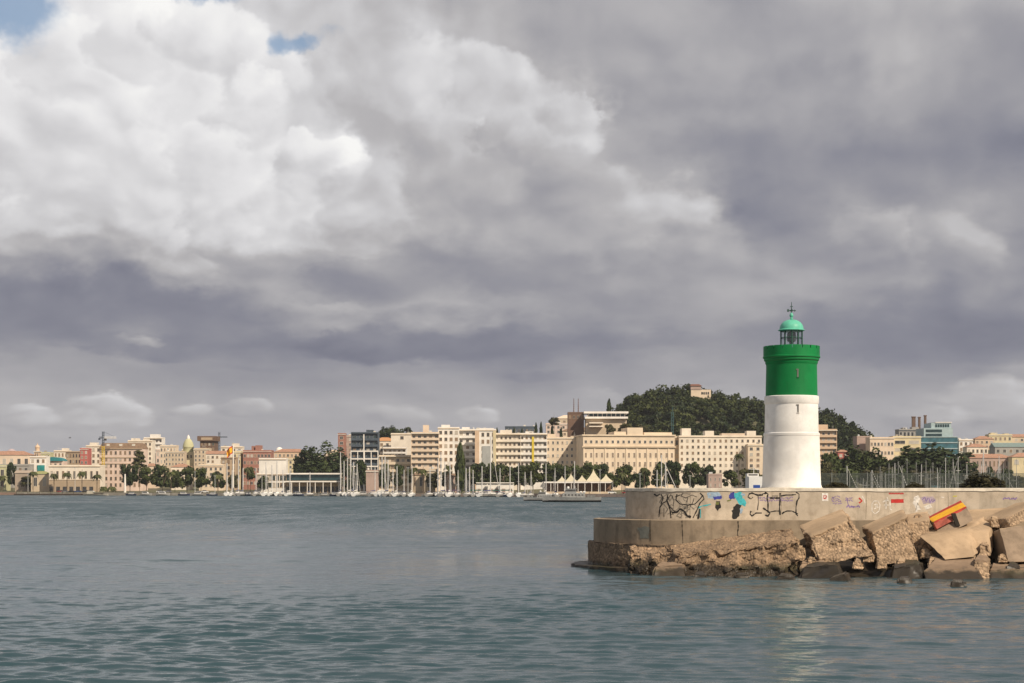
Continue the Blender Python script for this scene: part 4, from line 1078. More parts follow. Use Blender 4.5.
# ---- far left: the old town behind its quay
B('low olive green harbour building cut off by the photo edge', -16, 6, 466, 40, 12, 'lime', 2, 3)
B('long low orange roofed building behind the grey harbour shed', -14, 30, 455, 190, 16, 'peach', 3, 6, roof='hip', chim=((.3, 1.2),))
B('grey harbour shed with a flat dark roof', -6, 29, 465, 110, 14, 'grey', 1, 6, yw=474, frame=wall('grey'))
B('squat stone gatehouse with a round hole under its gable', 15, 30, 473, 35, 9, 'stone', 2, 1, roof='gable', fw=.2, fh=.35, rcol=wall('stone'))
def tank():
    Y = row(11) + 230; x = wx_(11.5, Y); z0 = hillh(x, Y) - 1
    t = thing('storage_tank', 'white round storage tank standing above the orange roof', 'tank', (x, Y, z0))
    r = 4.5 / FPX * Y
    MB().lathe([(r, 0), (r, wz_(451, Y) - z0)], 28).build('shell', wall('white'), t)
    MB().lathe([(r * 1.02, wz_(451, Y) - z0 + 0.01), (r * 0.5, wz_(449.3, Y) - z0), (0.3, wz_(448.8, Y) - z0)], 28).build('roof', mat('tank_roof', (.45, .36, .36), .8), t)
tank()
t, W, Ht, Y, zb = B('white house with a teal glass bay among pale roofs', 30, 46, 457, 130, 12, 'white', 2, 3, yw=470, **HS)
MB().box(-W*.02, W*.42, -0.8, -0.02, Ht - 11, Ht - 6.5).build('glass_bay', mat('teal_glass', (0.03, 0.25, 0.24), 0.2, .3, .3), t)
def church_tower():
    Y = row(37) + 270; x = wx_(37.5, Y); z0 = hillh(x, Y) - 1; s = Y / FPX
    t = thing('church_tower', 'slim orange church tower with a small domed belfry', 'church tower', (x, Y, z0)); H = lambda py: wz_(py, Y) - z0
    m = wall('orange')
    MB().box(-2.6*s, 2.6*s, -2.6*s, 2.6*s, 0, H(452)).build('shaft', m, t); MB().box(-3.2*s, 3.2*s, -3.2*s, 3.2*s, H(452)+.003, H(451)).build('cornice', trim_w, t)
    MB().lathe([(2.2*s, H(451)+.003), (2.2*s, H(448)), (2.6*s, H(447.6)), (2.4*s, H(446.6)), (1.5*s, H(445.4)), (.5*s, H(444.6)), (.2*s, H(443))], 12, smooth=False).build('belfry', m, t)
    for xx in (-.9*s, .9*s): MB().box(xx-.35*s, xx+.35*s, -2.75*s, -2.58*s, H(456), H(453.4)).build('window', glass, t)
church_tower()
B('pale lime house right of the slim church tower', 41, 50, 453, 210, 12, 'lime', 3, 3, yw=470, **HS)
def awning_hall():
    t, W, Ht, Y, zb = B('pink walled hall under a curved teal canopy', 43, 63, 461, 150, 14, 'pink', 2, 4, yw=474, roof='none')
    mb = MB(); n = 10; vs = []
    for y in (-1.5, 14):
        for i in range(n + 1):
            a = math.pi * i / n; vs.append((-W*.5*math.cos(a), y, Ht + 0.02 + 3.2 * math.sin(a)))
    mb.add(vs, [(i, i+1, i+n+2, i+n+1) for i in range(n)] + [tuple(range(n+1))[::-1], tuple(range(n+1, 2*n+2))]); mb.build('canopy', mat('teal_canvas', (0.03, 0.20, 0.22), .7), t)
awning_hall()
B('cream house with roof terrace above the curved teal canopy', 54, 68, 451, 260, 12, 'pale', 3, 4, yw=470, boxes=((.5,.9,2.5),), **HS)
B('weathered brown block with a dark flat roof', 66, 81, 452, 240, 14, 'tan', 3, 5, yw=470, frame=wall('brown'))
B('narrow dark red house beside the big pink building', 80, 88, 449, 170, 12, 'red', 4, 2, yw=470, **HS)
B('white stepped house left of the brown mansard roof', 86, 101, 446, 200, 12, 'pale', 4, 3, yw=470, boxes=((.2,.7,3),), **HS)
B('small olive walled depot with an arched doorway', 31, 49, 474, 38, 10, 'sand', 1, 2, yw=489, roof='hip', fw=.35, fh=.6, rcol=mat('olive_roof', (.30, .30, .13), .9))
t, W, Ht, Y, zb = B('long low cream customs hall with a tan base behind the palms', 49, 100, 466, 42, 16, 'pale', 1, 9, yw=482, fw=.35, fh=.5, bands=((480, .5, 'tan'),))
MB().box(-W/2 - .1, W/2 + .1, -0.22, -0.004, 0.2, wz_(480.6, Y) - zb).build('tan_base', wall('tan'), t)
for i in range(7):
    MB().box(-W*.45 + W*.13*i - 1.4, -W*.45 + W*.13*i + 1.4, -0.32, -0.21, .5, 4.2).build('door', glass, t)
t, W, Ht, Y, zb = B('big pink six storey block under a brown mansard roof', 99, 142, 448.5, 60, 18, 'pink', 6, 9, yw=488, roof='mansard', rz=-3, fw=.36, fh=.5, bands=((457.6, .7, 'tan'), (463.8, .5, 'tan')), frame=wall('tan'))
for i in range(3): MB().box(-W*.3 + W*.3*i - 1.2, -W*.3 + W*.3*i + 1.2, .6, 2.4, Ht + .5, Ht + 3.4).build('dormer', trim_w, t)
B('cream stepped block above the square trees', 128, 152, 441, 260, 14, 'pale', 6, 6, yw=470, boxes=((.1,.4,2.5),(.6,.8,2)), **AB)
B('white flats with a high penthouse in the old town', 144, 162, 438, 330, 14, 'white', 6, 5, yw=470, boxes=((.3,.8,3.5),), style='balcony', **AB)
B('cream house with small dark attic windows', 160, 176, 446, 220, 12, 'cream', 4, 5, yw=470, **HS)
B('low house with bright red roof beside the park trees', 144, 157, 466, 120, 10, 'peach', 2, 3, yw=478, roof='hip', **HS)
B('cream three storey house with a red tiled roof', 171, 190, 467, 90, 12, 'pale', 3, 4, yw=488, roof='hip', **HS)
B('pale block with shuttered windows behind the red tiled roof', 165, 184, 452, 190, 12, 'sand', 3, 6, yw=466, **AB)
def dome_church():
    Y = row(187) + 260; x = wx_(187, Y); z0 = hillh(x, Y) - 1; s = Y / FPX
    t = thing('church', 'yellow church with a tall cream dome and white lantern', 'church', (x, Y, z0)); H = lambda py: wz_(py, Y) - z0
    MB().box(-9*s, 8*s, 0, 16*s, 0, H(452)).build('nave', wall('yellow'), t)
    MB().lathe([(5.2*s, H(452)-.5), (5.2*s, H(447.5)), (5.6*s, H(447)), (5.3*s, H(445)), (4.4*s, H(442)), (2.8*s, H(439.5)), (1.6*s, H(438.5))], 24, cx=0, cy=7*s).build('dome', wall('lime'), t)
    MB().lathe([(1.7*s, H(439)), (1.7*s, H(437)), (1.1*s, H(436)), (.2*s, H(434.6))], 12, cy=7*s).build('lantern', wall('white'), t)
    for i in range(4): MB().box((-7.4+3.6*i)*s, (-6+3.6*i)*s, -.12, .05, H(458), H(455)).build('window', glass, t)
dome_church()
t, W, Ht, Y, zb = B('dark brown tower block with a wide overhanging top', 200, 215, 441, 250, 16, 'brown', 3, 4, yw=456, roof='none', pane=shade_glass, frame=wall('tan'))
MB().box(-W*.66, W*.62, -1.8, 17, Ht + .01, Ht + 4.2).build('overhang', wall('brown'), t); MB().box(-W*.4, W*.35, -2.0, -1.78, Ht + .8, Ht + 3.0).build('window_band', wall('tan'), t)
B('sand coloured flats in front of the dark brown tower', 194, 209, 449, 170, 12, 'sand', 4, 4, yw=466, **AB)
B('cream house with a tall blank gable wall', 206, 224, 454, 140, 12, 'pale', 3, 4, yw=468, skip=.4, roof='gable', **HS)
B('cream corner house behind the rounded quay trees', 199, 223, 465, 80, 12, 'cream', 4, 5, yw=488, bands=((467, .6, 'peach'),), **HS)
B('shadowed grey house behind the flag pole', 221, 236, 458, 95, 12, 'tan', 5, 3, yw=488, frame=wall('brown'), **HS)
B('tall narrow cream house behind the big flag', 221, 242, 447, 190, 12, 'pale', 5, 4, yw=470, boxes=((.5,.8,3),), **AB)
B('cream tower house with a yellow side', 233, 241, 452, 110, 10, 'yellow', 5, 2, yw=482, **AB)
t, W, Ht, Y, zb = B('red brick block with rows of dark windows and a red roof house', 243, 271, 451, 110, 16, 'brick', 5, 8, yw=486, fw=.6, fh=.42, frame=wall('pink'), boxes=((.42,.62,4.5),(.28,.36,4)))
B('white pavilion with a blank upper storey over glass', 259, 286, 459, 55, 12, 'white', 0, 0)
t, W, Ht, Y, zb = B('low glass fronted cafe below the white pavilion', 257, 287, 474, 42, 10, 'white', 2, 8, yw=489, fw=.7, fh=.66, pane=shade_glass)
B('orange house with a long tiled roof', 274, 306, 452, 180, 12, 'orange', 2, 8, yw=463, roof='hip', **HS)
B('pale yellow terrace house beside the big dark tree', 284, 306, 459, 110, 10, 'yellow', 3, 5, yw=474, **HS)
def white_dome():
    Y = row(278) + 250; x = wx_(278.5, Y); z0 = hillh(x, Y) - 1; s = Y / FPX
    t = thing('domed_hall', 'pale hall with a round white dome', 'hall', (x, Y, z0)); H = lambda py: wz_(py, Y) - z0
    MB().box(-6*s, 6*s, 0, 12*s, 0, H(452.6)).build('wall', wall('pale'), t)
    MB().lathe([(3.6*s, H(453)), (3.7*s, H(450.6)), (3.2*s, H(448.8)), (2.0*s, H(447.6)), (.5*s, H(447))], 20, cy=6*s).build('dome', wall('white'), t)
white_dome()
# long waterfront cafe
def waterfront():
    x0, x1 = 286, 341; Y = shore(314) + 30; W = (x1 - x0) / FPX * Y; zb = 1.8
    t = thing('waterfront_restaurant', 'long low waterfront restaurant with dark glass between two white roof slabs', 'restaurant', (wx_(313.5, Y), Y, zb)); H = lambda py: wz_(py, Y) - zb; hw = W/2
    MB().box(-hw, hw, 0.5, 12, 0, H(474.4)).build('wall', wall('tan'), t)
    MB().box(-hw*1.0, hw*1.0, -1.5, 12.4, H(474.4)+.01, H(473)).build('roof', wall('white'), t)
    MB().box(-hw*.98, hw*.98, 0.38, 0.498, H(480.6), H(474.6)).build('upper_glazing', shade_glass, t)
    MB().box(-hw*1.15, hw*1.0, -5.0, 0.37, H(482.2), H(481)).build('canopy', wall('white'), t)
    pm = MB().box(-.22, .22, -.22, .22, 0, H(482.2)).mesh('post', wall('white'))
    for i in range(8): link('post', pm, t, (-hw*1.05 + hw*2.0*i/7, -4.6, 0))
    gm = MB().box(-2.1, 2.1, -.05, .05, .3, 4.3).mesh('window', glass)
    for i in range(8): link('window', gm, t, (-hw*.9 + hw*1.8*i/7, .45, 0))
waterfront()

# ---- centre: modern blocks and seafront flats
B('thin red brick block beside the dark blue tower', 338, 345, 434, 150, 12, 'brick', 5, 1, yw=462, **AB)
B('pinkish tower next to the dark blue one', 344, 352, 436, 170, 12, 'rose', 5, 2, yw=462, **AB)
def blue_tower():
    t, W, Ht, Y, zb = B('dark blue clad block with a white concrete frame on its lower floors', 351, 378, 433, 90, 16, 'slate', 8, 4, yw=484, style='balcony', pane=shade_glass, frame=wall('grey'), boxes=((.55,.8,2.5),), cornice=False, **AB)
    fm = MB(); zt = wz_(451.5, Y) - zb
    for i in range(5): fm.box(-W/2 + W*i/4 - .3, -W/2 + W*i/4 + .3, -.5, -.02, 0, zt)
    for py in (451.8, 459.5, 467, 474.5): fm.box(-W/2 - .3, W/2 + .3, -.62, -.505, wz_(py, Y) - zb, wz_(py, Y) - zb + .9)
    fm.box(-W*.02 - .4, -W*.02 + .4, -.75, -.63, 0, Ht - 1); fm.build('concrete_frame', wall('white'), t)
blue_tower()
B('pale block with an orange pitched roof behind the terraces', 373, 396, 441, 170, 14, 'pale', 3, 4, yw=458, roof='hip', rcol=mat('ochre_tile', (.50, .25, .11), .9), **AB)
B('white terraced block with set back upper floors', 383, 406, 448, 100, 14, 'white', 3, 5, yw=462, style='balcony', **AB)
B('plain white block with a blank sunlit wall', 391, 413, 434, 150, 14, 'pale', 2, 3, yw=446, skip=.5, **AB)
B('cream villa with wide balconies behind the yacht masts', 379, 411, 456, 70, 12, 'cream', 4, 6, yw=486, style='balcony', fw=.5)
B('peach block of eight balcony floors with a stair tower on its roof', 411, 439, 433, 60, 16, 'peach', 8, 5, yw=480, style='balcony', fw=.5, boxes=((.42,.62,6),), **AB)
B('white tower with square dark windows', 438, 459, 428, 70, 16, 'white', 7, 4, yw=476, fw=.5, fh=.48, boxes=((.15,.55,2.5),), **AB)
B('white block with long curved balconies behind the cypress', 458, 477, 430, 80, 14, 'white', 7, 3, yw=478, style='balcony', boxes=((.2,.6,2.2),), **AB)
t, W, Ht, Y, zb = B('tower with orange side strips and a glazed stair', 475, 496, 430, 60, 14, 'white', 7, 4, yw=480, fw=.45, boxes=((.1,.9,1.5),), **AB)
MB().box(-W/2-.05, -W*.3, -.4, -.004, 0, Ht - .6).build('orange_strip', wall('orange'), t); MB().box(W*.36, W/2+.05, -.4, -.004, 0, Ht - .6).build('orange_strip', wall('yellow'), t)
MB().box(-W*.16, W*.24, -.3, -.13, wz_(476, Y)-zb, wz_(446, Y)-zb).build('stair_glazing', mat('pale_glass', (.38, .38, .36), .3, .1, .3), t)
B('white seafront flats with long dark recessed balconies', 495, 521, 434, 70, 14, 'pale', 6, 6, yw=474, style='balcony', boxes=((.2,.65,3),), **AB)
t, W, Ht, Y, zb = B('white seafront flats with a yellow vertical stripe', 520, 547, 434, 75, 14, 'white', 6, 6, yw=474, style='balcony', boxes=((.2,.5,2),), **AB)
MB().box(W*-.06, W*.02, -.25, -.13, wz_(474, Y)-zb, Ht-2).build('yellow_stripe', mat('yellow_render', (.66, .50, .05), .8), t)
B('cream flats with a round topped roof room before the domed hillside', 546, 579, 438, 80, 14, 'cream', 6, 7, yw=478, fw=.34, fh=.4, boxes=((.05,.3,3),(.75,.95,1.5)), **AB)
B('grey blue flat roofed hall far behind the seafront flats', 505, 537, 427, 420, 20, 'slate', 1, 8, yw=434, frame=wall('grey'), cornice=False)
# domed sunlit hillside terraces
B('pink tinted terrace house on the slope below the brown block', 546, 571, 424, 190, 14, 'pink', 2, 5, yw=434, **HS)
B('cream terrace house at the foot of the hill', 562, 600, 431, 150, 14, 'cream', 2, 7, yw=440, roof='hip', rcol=tile_b, **HS)
B('round shouldered sand coloured house on the slope', 556, 584, 418.5, 250, 14, 'sand', 2, 5, yw=428, roof='hip', rcol=wall('peach'), **HS)
def museum():
    Y = row(600) + 110; s = Y / FPX; x = wx_(605, Y); z0 = hillh(x, Y) - 4
    t = thing('hilltop_hall', 'long white modern hall with a dark glass band on the hill shoulder', 'hall', (x, Y, z0)); H = lambda py: wz_(py, Y) - z0
    MB().box(-19*s, 22*s, 3, 22, 0, H(418.6)).build('wall', wall('sand'), t)
    MB().box(-20*s, 23*s, 0, 23, H(418.6)+.01, H(416.6)).build('floor_slab', wall('white'), t)
    MB().box(-17*s, 21*s, 3.2, 20, H(416.6)+.01, H(413.4)).build('glazing', shade_glass, t)
    MB().box(-21*s, 23.4*s, 0, 23, H(413.4)+.01, H(411.4)).build('roof', wall('white'), t)
    for i in range(9): MB().box((-16+4.5*i)*s-.2, (-16+4.5*i)*s+.2, 2.6, 3.0, H(416.5), H(413.5)).build('post', wall('white'), t)
    for py in (423.5, 427): MB().box(-16*s, -2*s, -3, 2.9, H(py), H(py-1)).build('terrace', wall('pale'), t)
museum()
t, W, Ht, Y, zb = B('dark brown flat block carrying two radio masts', 568, 584, 413, 118, 14, 'brown', 1, 4, yw=420, cornice=False, frame=wall('tan'))
for f in (-.12, .16):
    mb = MB(); mb.tube([(W*f, 5, Ht), (W*f, 5, Ht + 15*Y/FPX)], .45, .2, n=5)
    for k in range(6): mb.box(W*f-.55, W*f+.55, 4.9, 5.1, Ht + 2 + k*1.6, Ht + 2.2 + k*1.6)
    mb.build('radio_mast', mat('mast_rust', (.16, .10, .09), .7), t)
# palace
def palace():
    Y = row(626) + 60; s = Y / FPX; x = wx_(629, Y); z0 = 1.8
    t = thing('palace', 'long cream palace with a heavy cornice and a raised centre', 'palace', (x, Y, z0), R(7)); H = lambda py: wz_(py, Y) - z0
    hw = 46.5 * s; d = 40; m = wall('cream')
    MB().box(-hw, hw, 0, d, 0, H(436)).build('wall', m, t)
    MB().box(-hw-.7, hw+.7, -.9, d+.6, H(436)+.01, H(434.6)).build('parapet', m, t)
    MB().box(-hw-.9, hw+.9, -1.1, -.004, H(447.6), H(446.2)).build('cornice', wall('sand'), t)
    MB().box(-hw*.04, hw*.30, -.6, d*.6, H(434.6)+.01, H(427.6)).build('attic', m, t); MB().box(-hw*.32, -hw*.05, .5, d*.6, H(434.6)+.01, H(431.6)).build('attic', m, t); MB().box(hw*.34, hw*.95, 1.5, d*.5, H(434.6)+.01, H(432.2)).build('attic', m, t)
    w1 = window_mesh(1.5, 1.9, glass, trim_w); w2 = window_mesh(1.3, 3.2, shutter, trim_w)
    n = 17
    for i in range(n):
        xx = -hw + 2*hw*(i+.5)/n
        link('window', w1, t, (xx, 0, H(443.2)))
        for py in (457.5, 466.5, 476): link('window', w2, t, (xx, 0, H(py)))
    pm = MB().box(-.5, .5, -.42, -.004, 0, H(448)).mesh('pilaster', wall('cream'))
    for i in range(0, n + 1, 2): link('pilaster', pm, t, (-hw + .6 + (2*hw-1.2)*i/n, 0, 0))
palace()
B('narrow ochre link building between palace and white hotel', 674, 680, 437, 75, 12, 'sand', 3, 1, yw=465)
t, W, Ht, Y, zb = B('broad white hotel with a grid of small windows and three roof boxes', 679, 762, 436.5, 70, 18, 'pale', 6, 15, yw=474, fw=.34, fh=.42, boxes=((.04,.15,6.0),(.32,.43,4.2),(.83,.94,4.2)), rz=2)
MB().box(W*.02, W*.30, 2, 12, Ht+.01, Ht+2.4).build('roof_room', wall('peach'), t)
B('rear wing of the white hotel beside the lighthouse', 748, 768, 445, 60, 12, 'cream', 5, 3, yw=474)
# hilltop house
def villa():
    Y = 1420; s = Y / FPX; x = wx_(697, Y); z0 = hillh(x, Y) - 3
    t = thing('hilltop_villa', 'cream villa with brown roof on top of the wooded hill', 'villa', (x, Y, z0)); H = lambda py: wz_(py, Y) - z0
    MB().box(-6*s, 14*s, 0, 14, 0, H(389.6)).build('wall', wall('cream'), t)
    MB().box(-6.3*s, 4*s, -.4, 14.4, H(389.6)+.01, H(386.0)).build('upper_wall', wall('rose'), t)
    rb = MB(); rb.add([(-7*s,-1,H(386)),(5*s,-1,H(386)),(5*s,15,H(386)),(-7*s,15,H(386)),(-5*s,7,H(383.6)),(3*s,7,H(383.6))], [(0,1,5,4),(1,2,5),(2,3,4,5),(3,0,4),(3,2,1,0)]); rb.build('roof', mat('dark_tile', (.20,.09,.06), .9), t)
    for i in range(4): MB().box((5+2.1*i)*s-.6, (5+2.1*i)*s+.6, -.1, .05, H(394.5), H(392)).build('window', glass, t)
villa()
# ---- right of the lighthouse
B('orange flats with white balconies below the dark conifers', 816, 837, 430, 60, 14, 'orange', 6, 4, yw=466, style='balcony', boxes=((.1,.6,4),), **AB)
B('pinkish brown block with a shaded blank flank', 857, 871, 437, 130, 16, 'rose', 0, 0, cornice=False, **AB)  # stands for the shaded flank of the office block, shade put in its colour
B('cream office block with thin window rows', 870, 894, 438, 110, 16, 'peach', 4, 7, yw=474, fw=.55, fh=.36, **AB)
B('yellowish office block with dark window strips', 893, 921, 437, 120, 16, 'yellow', 4, 2, yw=468, fw=.72, fh=.42)
def teal_office():
    Y = row(938) + 140; s = Y / FPX; x = wx_(938.5, Y); z0 = 1.8
    t = thing('office_building', 'stepped teal glass office building with roof terraces', 'office building', (x, Y, z0)); H = lambda py: wz_(py, Y) - z0
    tg = mat('teal_office_glass', (0.045, 0.13, 0.16), .2, .35, .25, spec=.6); tp = mat('pale_teal_panel', (.36, .45, .46), .5, .1, .5)
    MB().box(-18*s, 19*s, 0, 30, 0, H(437)).build('lower_storeys', tg, t); MB().box(-14*s, 15*s, 2, 28, H(437)+.01, H(428)).build('upper_storeys', tp, t); MB().box(-6*s, 14*s, 4, 26, H(428)+.01, H(422.6)).build('penthouse', tp, t)
    for py in (437.4, 443, 449, 455): MB().box(-18.4*s, 19.4*s, -.5, -.004, H(py), H(py-.9)).build('floor_band', tp, t)
    for py in (435.6, 431.4): MB().box(-12*s, 4*s, 1.7, 1.99, H(py+.6), H(py-2.0)).build('window_band', shade_glass, t)
    MB().box(-2*s, 14.6*s, 3.4, 26.6, H(422.6)+.01, H(421.8)).build('roof', wall('white'), t)
    for i in range(6): MB().box((-1+2.4*i)*s-.7, (-1+2.4*i)*s+.7, 3.8, 3.99, H(427), H(424)).build('window', shade_glass, t)
teal_office()
B('grey plant room block with cluttered roof left of the teal glass', 899, 922, 430, 190, 14, 'grey', 1, 6, yw=437, boxes=((.2,.4,2),(.6,.9,2.5)), frame=wall('slate'))
def stacks():
    for k, (px, wd, yt, lab) in enumerate(((913.6, 3.4, 417.5, 'thickest of the three brown chimney stacks'), (919.3, 2.0, 417.8, 'slim brown chimney stack between the other two'), (925.2, 2.0, 416.2, 'tallest of the three brown chimney stacks'))):
        Y = row(px) + 230; s = Y / FPX; z0 = 2
        t = thing('chimney_stack', lab, 'chimney', (wx_(px, Y), Y, z0), group='brown chimney stacks above the offices')
        MB().box(-wd/2*s, wd/2*s, -1, 1, 0, wz_(yt, Y) - z0).build('stack', wall('brown'), t); MB().box(-wd/2*s-.3, wd/2*s+.3, -1.3, 1.3, wz_(yt, Y)-z0+.005, wz_(yt, Y)-z0+.8).build('cap', wall('brown'), t)
stacks()
B('small white house with a reddish stain on its side', 959, 973, 440, 150, 12, 'white', 2, 3, yw=452, **HS)
B('low white house below the orange hillside houses', 967, 988, 447, 130, 12, 'pale', 1, 5, yw=454, roof='hip', **HS)
B('orange house high on the slope', 975, 994, 439, 260, 12, 'orange', 2, 4, yw=449, roof='hip', **HS)
B('ochre house with ragged roofline on the slope', 989, 1012, 435, 300, 12, 'yellow', 2, 5, yw=447, boxes=((.1,.4,2),(.7,.9,1.4)), **HS)
B('tan house at the top of the slope near the photo edge', 1008, 1036, 437, 310, 12, 'sand', 2, 5, yw=446, roof='hip', **HS)
B('long shed with a grey green metal roof', 995, 1046, 447, 190, 16, 'grey', 1, 8, yw=454, roof='gable', rcol=mat('green_metal', (.20,.26,.24), .5))
B('long rose grey barracks with an orange tiled roof', 963, 1013, 458, 60, 14, 'rose', 3, 12, yw=486, roof='hip', frame=wall('tan'), fw=.34)
t, W, Ht, Y, zb = B('yellow gatehouse with a tall arched window and tiled roof', 1012, 1040, 457, 50, 14, 'yellow', 1, 3, yw=466, roof='hip')
for xx in (-W*.2, W*.2):
    b = MB(); b.prism([(xx-1.8, 3.0), (xx+1.8, 3.0), (xx+1.8, 9.5), (xx+1.3, 10.9), (xx, 11.6), (xx-1.3, 10.9), (xx-1.8, 9.5)], -.12, .05); b.build('arched_window', glass, t)
B('small pink house between the dark trees', 838, 849, 452, 45, 8, 'red', 1, 2, yw=458, roof='hip', **HS)
B('square pink stone hut standing on the quay', 708.5, 722, 475, 12, 10, 'rose', 2, 3, yw=488, cornice=False, fw=.2)
B('square pinkish kiosk tower near the masts', 366, 378, 471, 16, 8, 'rose', 0, 0)
B('sand stone arch house behind the quay', 412, 424, 475, 40, 8, 'sand', 1, 2, yw=489, fw=.4, fh=.7, roof='hip', rcol=tile_b)
B('cream pavilion with a dark upper window', 425, 435, 470, 38, 8, 'sand', 2, 1, yw=489, fw=.6)
B('pink wall house under the palm', 446, 458, 476, 36, 8, 'rose', 1, 3, yw=488, roof='hip', rcol=tile_b)
# filler rows of roofs far back so that the town has depth
fr = random.Random(21)
fill = [(-10, 8, 459, 'pale'), (48, 60, 456, 'cream'), (110, 126, 446, 'sand'), (156, 168, 450, 'pink'), (182, 196, 450, 'pale'), (222, 232, 452, 'cream'), (240, 250, 455, 'tan'), (262, 276, 456, 'pink'), (300, 318, 454, 'pale'), (318, 336, 456, 'sand'), (326, 342, 452, 'cream')]
words = {'pale': 'pale', 'cream': 'cream', 'sand': 'sand coloured', 'pink': 'pinkish', 'tan': 'tan'}
place = ['at the far left edge', 'between the slim church tower and the curved canopy', 'behind the mansard roof', 'right of the white penthouse flats', 'right of the yellow domed church', 'behind the flag', 'left of the red brick block', 'right of the red brick block', 'above the orange tiled roof', 'behind the crown of the big dark tree', 'left of the thin red brick block']
for (a, b, yt, k), pl in zip(fill, place):
    B('%s old town house peeping up %s' % (words[k], pl), a, b, yt, 320, 14, k, 3, 3, yw=470, boxes=((.3,.6,2),), group='old town houses behind the front rows', **HS)

# ------------------------------------------------------------------ trees
def leafmat(name, col, col2):
    m, nt, b = newmat(name)
    tc = nt.nodes.new('ShaderNodeTexCoord'); oi = nt.nodes.new('ShaderNodeObjectInfo')
    geo = nt.nodes.new('ShaderNodeNewGeometry')
    n, _ = fbm(geo.outputs['Position'], 0.22, 5, 0.7)
    n_, _ = fbm(geo.outputs['Position'], 0.035, 3, 0.6)
    t = eclamp(smooth(n, 0.36, 0.66) * 0.7 + (n_ - 0.5) * 1.6 + (E(oi.outputs['Random']) - 0.5) * 0.5)
    mx = nt.nodes.new('ShaderNodeMix'); mx.data_type = 'RGBA'
    mx.inputs[6].default_value = col + (1,); mx.inputs[7].default_value = col2 + (1,)
    nt.links.new(t.s, mx.inputs['Factor']); nt.links.new(mx.outputs[2], b.inputs['Base Color'])
    b.inputs['Roughness'].default_value = 0.65; b.inputs['Specular IOR Level'].default_value = 0.2
    return m
LEAF = {'ficus': leafmat('ficus_leaves', (0.026, 0.040, 0.014), (0.075, 0.092, 0.028)), 'park': leafmat('park_leaves', (0.040, 0.055, 0.016), (0.085, 0.10, 0.026)),
        'pine': leafmat('pine_needles', (0.022, 0.036, 0.014), (0.060, 0.078, 0.022)), 'olive': leafmat('olive_leaves', (0.055, 0.055, 0.022), (0.10, 0.095, 0.035)),
        'palm': leafmat('palm_fronds', (0.05, 0.055, 0.018), (0.09, 0.10, 0.03)), 'bush': leafmat('bush_leaves', (0.045, 0.040, 0.016), (0.085, 0.072, 0.028)),
        'wood': leafmat('hill_wood_leaves', (0.018, 0.030, 0.011), (0.115, 0.125, 0.032))}
bark = mat('bark', (0.13, 0.095, 0.065), 0.95, 0.25, 2.0)
def leafquads(rs, lobes, per, size):
    """leaf clumps: small tilted quads spread through the outer volume of each lobe (cx,cy,cz,rx,ry,rz)"""
    V = []; F = []
    for (cx, cy, cz, rx, ry, rz) in lobes:
        d = rs.normal(size=(per, 3)); d /= np.linalg.norm(d, axis=1)[:, None]
        rad = rs.uniform(0.45, 1.12, per) ** 0.6
        p = np.array([cx, cy, cz]) + d * rad[:, None] * np.array([rx, ry, rz])
        nrm = d + rs.normal(size=(per, 3)) * 0.55; nrm /= np.linalg.norm(nrm, axis=1)[:, None]
        a = np.cross(nrm, rs.normal(size=(per, 3))); a /= np.linalg.norm(a, axis=1)[:, None]
        b = np.cross(nrm, a); s = size * rs.uniform(0.6, 1.4, per)[:, None]
        o = len(V)
        q = np.stack([p - a*s - b*s*.6, p + a*s*.9 - b*s*.7, p + a*s*1.1 + b*s*.6, p - a*s*.8 + b*s*.8], 1).reshape(-1, 3)
        V += q.tolist(); F += [(o+4*i, o+4*i+1, o+4*i+2, o+4*i+3) for i in range(per)]
    return V, F
def qmesh(name, V, F, m):
    me = bpy.data.meshes.new(name); me.from_pydata(V, [], F); me.materials.append(m); me.update(); return me
def crown_mesh(kind, seed, m):
    rs = np.random.RandomState(seed); L = []
    if kind == 'round':
        for i in range(24):
            a = rs.uniform(0, 6.28); r = math.sqrt(rs.uniform(0, 1)) * .40; z = rs.uniform(.10, .86); k = 1 - abs(z - .42) * .7
            s = rs.uniform(.12, .19); L.append((r*k*math.cos(a), r*k*math.sin(a), z, s, s, s * rs.uniform(.8, 1.1)))
        V, F = leafquads(rs, L, 85, .040)
    elif kind == 'dome':
        for i in range(75):
            a = rs.uniform(0, 6.28); r = math.sqrt(rs.uniform(0, 1)) * .44; z = .06 + .84 * math.sqrt(max(0, 1 - (r/.47)**2)) * rs.uniform(.15, 1)
            s = rs.uniform(.07, .11); L.append((r*math.cos(a), r*math.sin(a), z, s, s, s * 1.9))
        V, F = leafquads(rs, L, 75, .023)
    elif kind == 'cypress':
        for i in range(16):
            z = (i + .5) / 16; w = .42 * math.sin(math.pi * min(1, z * .8 + .18)) ** .7; L.append((rs.normal(0, .06), rs.normal(0, .06), z, w, w, .055))
        V, F = leafquads(rs, L, 60, .11); V = [(x, y, z + 0.0) for x, y, z in V]
    elif kind == 'conifer':
        for i in range(20):
            z = .1 + .85 * i / 20; a = rs.uniform(0, 6.28); w = .40 * (1 - z) ** .8 + .05; L.append((w*.7*math.cos(a), w*.7*math.sin(a), z, w*.55+.05, w*.55+.05, .06))
        V, F = leafquads(rs, L, 60, .05)
    elif kind == 'square':
        for i in range(26):
            L.append((rs.uniform(-.38, .38), rs.uniform(-.38, .38), rs.uniform(.18, .84), .13, .13, .14))
        V, F = leafquads(rs, L, 90, .034)
    return qmesh('crown', V, F, m)
CR = {}
def crown(kind, leaf):
    k = (kind, leaf)
    if k not in CR: CR[k] = [crown_mesh(kind, 100 + i + 10 * len(CR), LEAF[leaf]) for i in range(3)]
    return rnd.choice(CR[k])
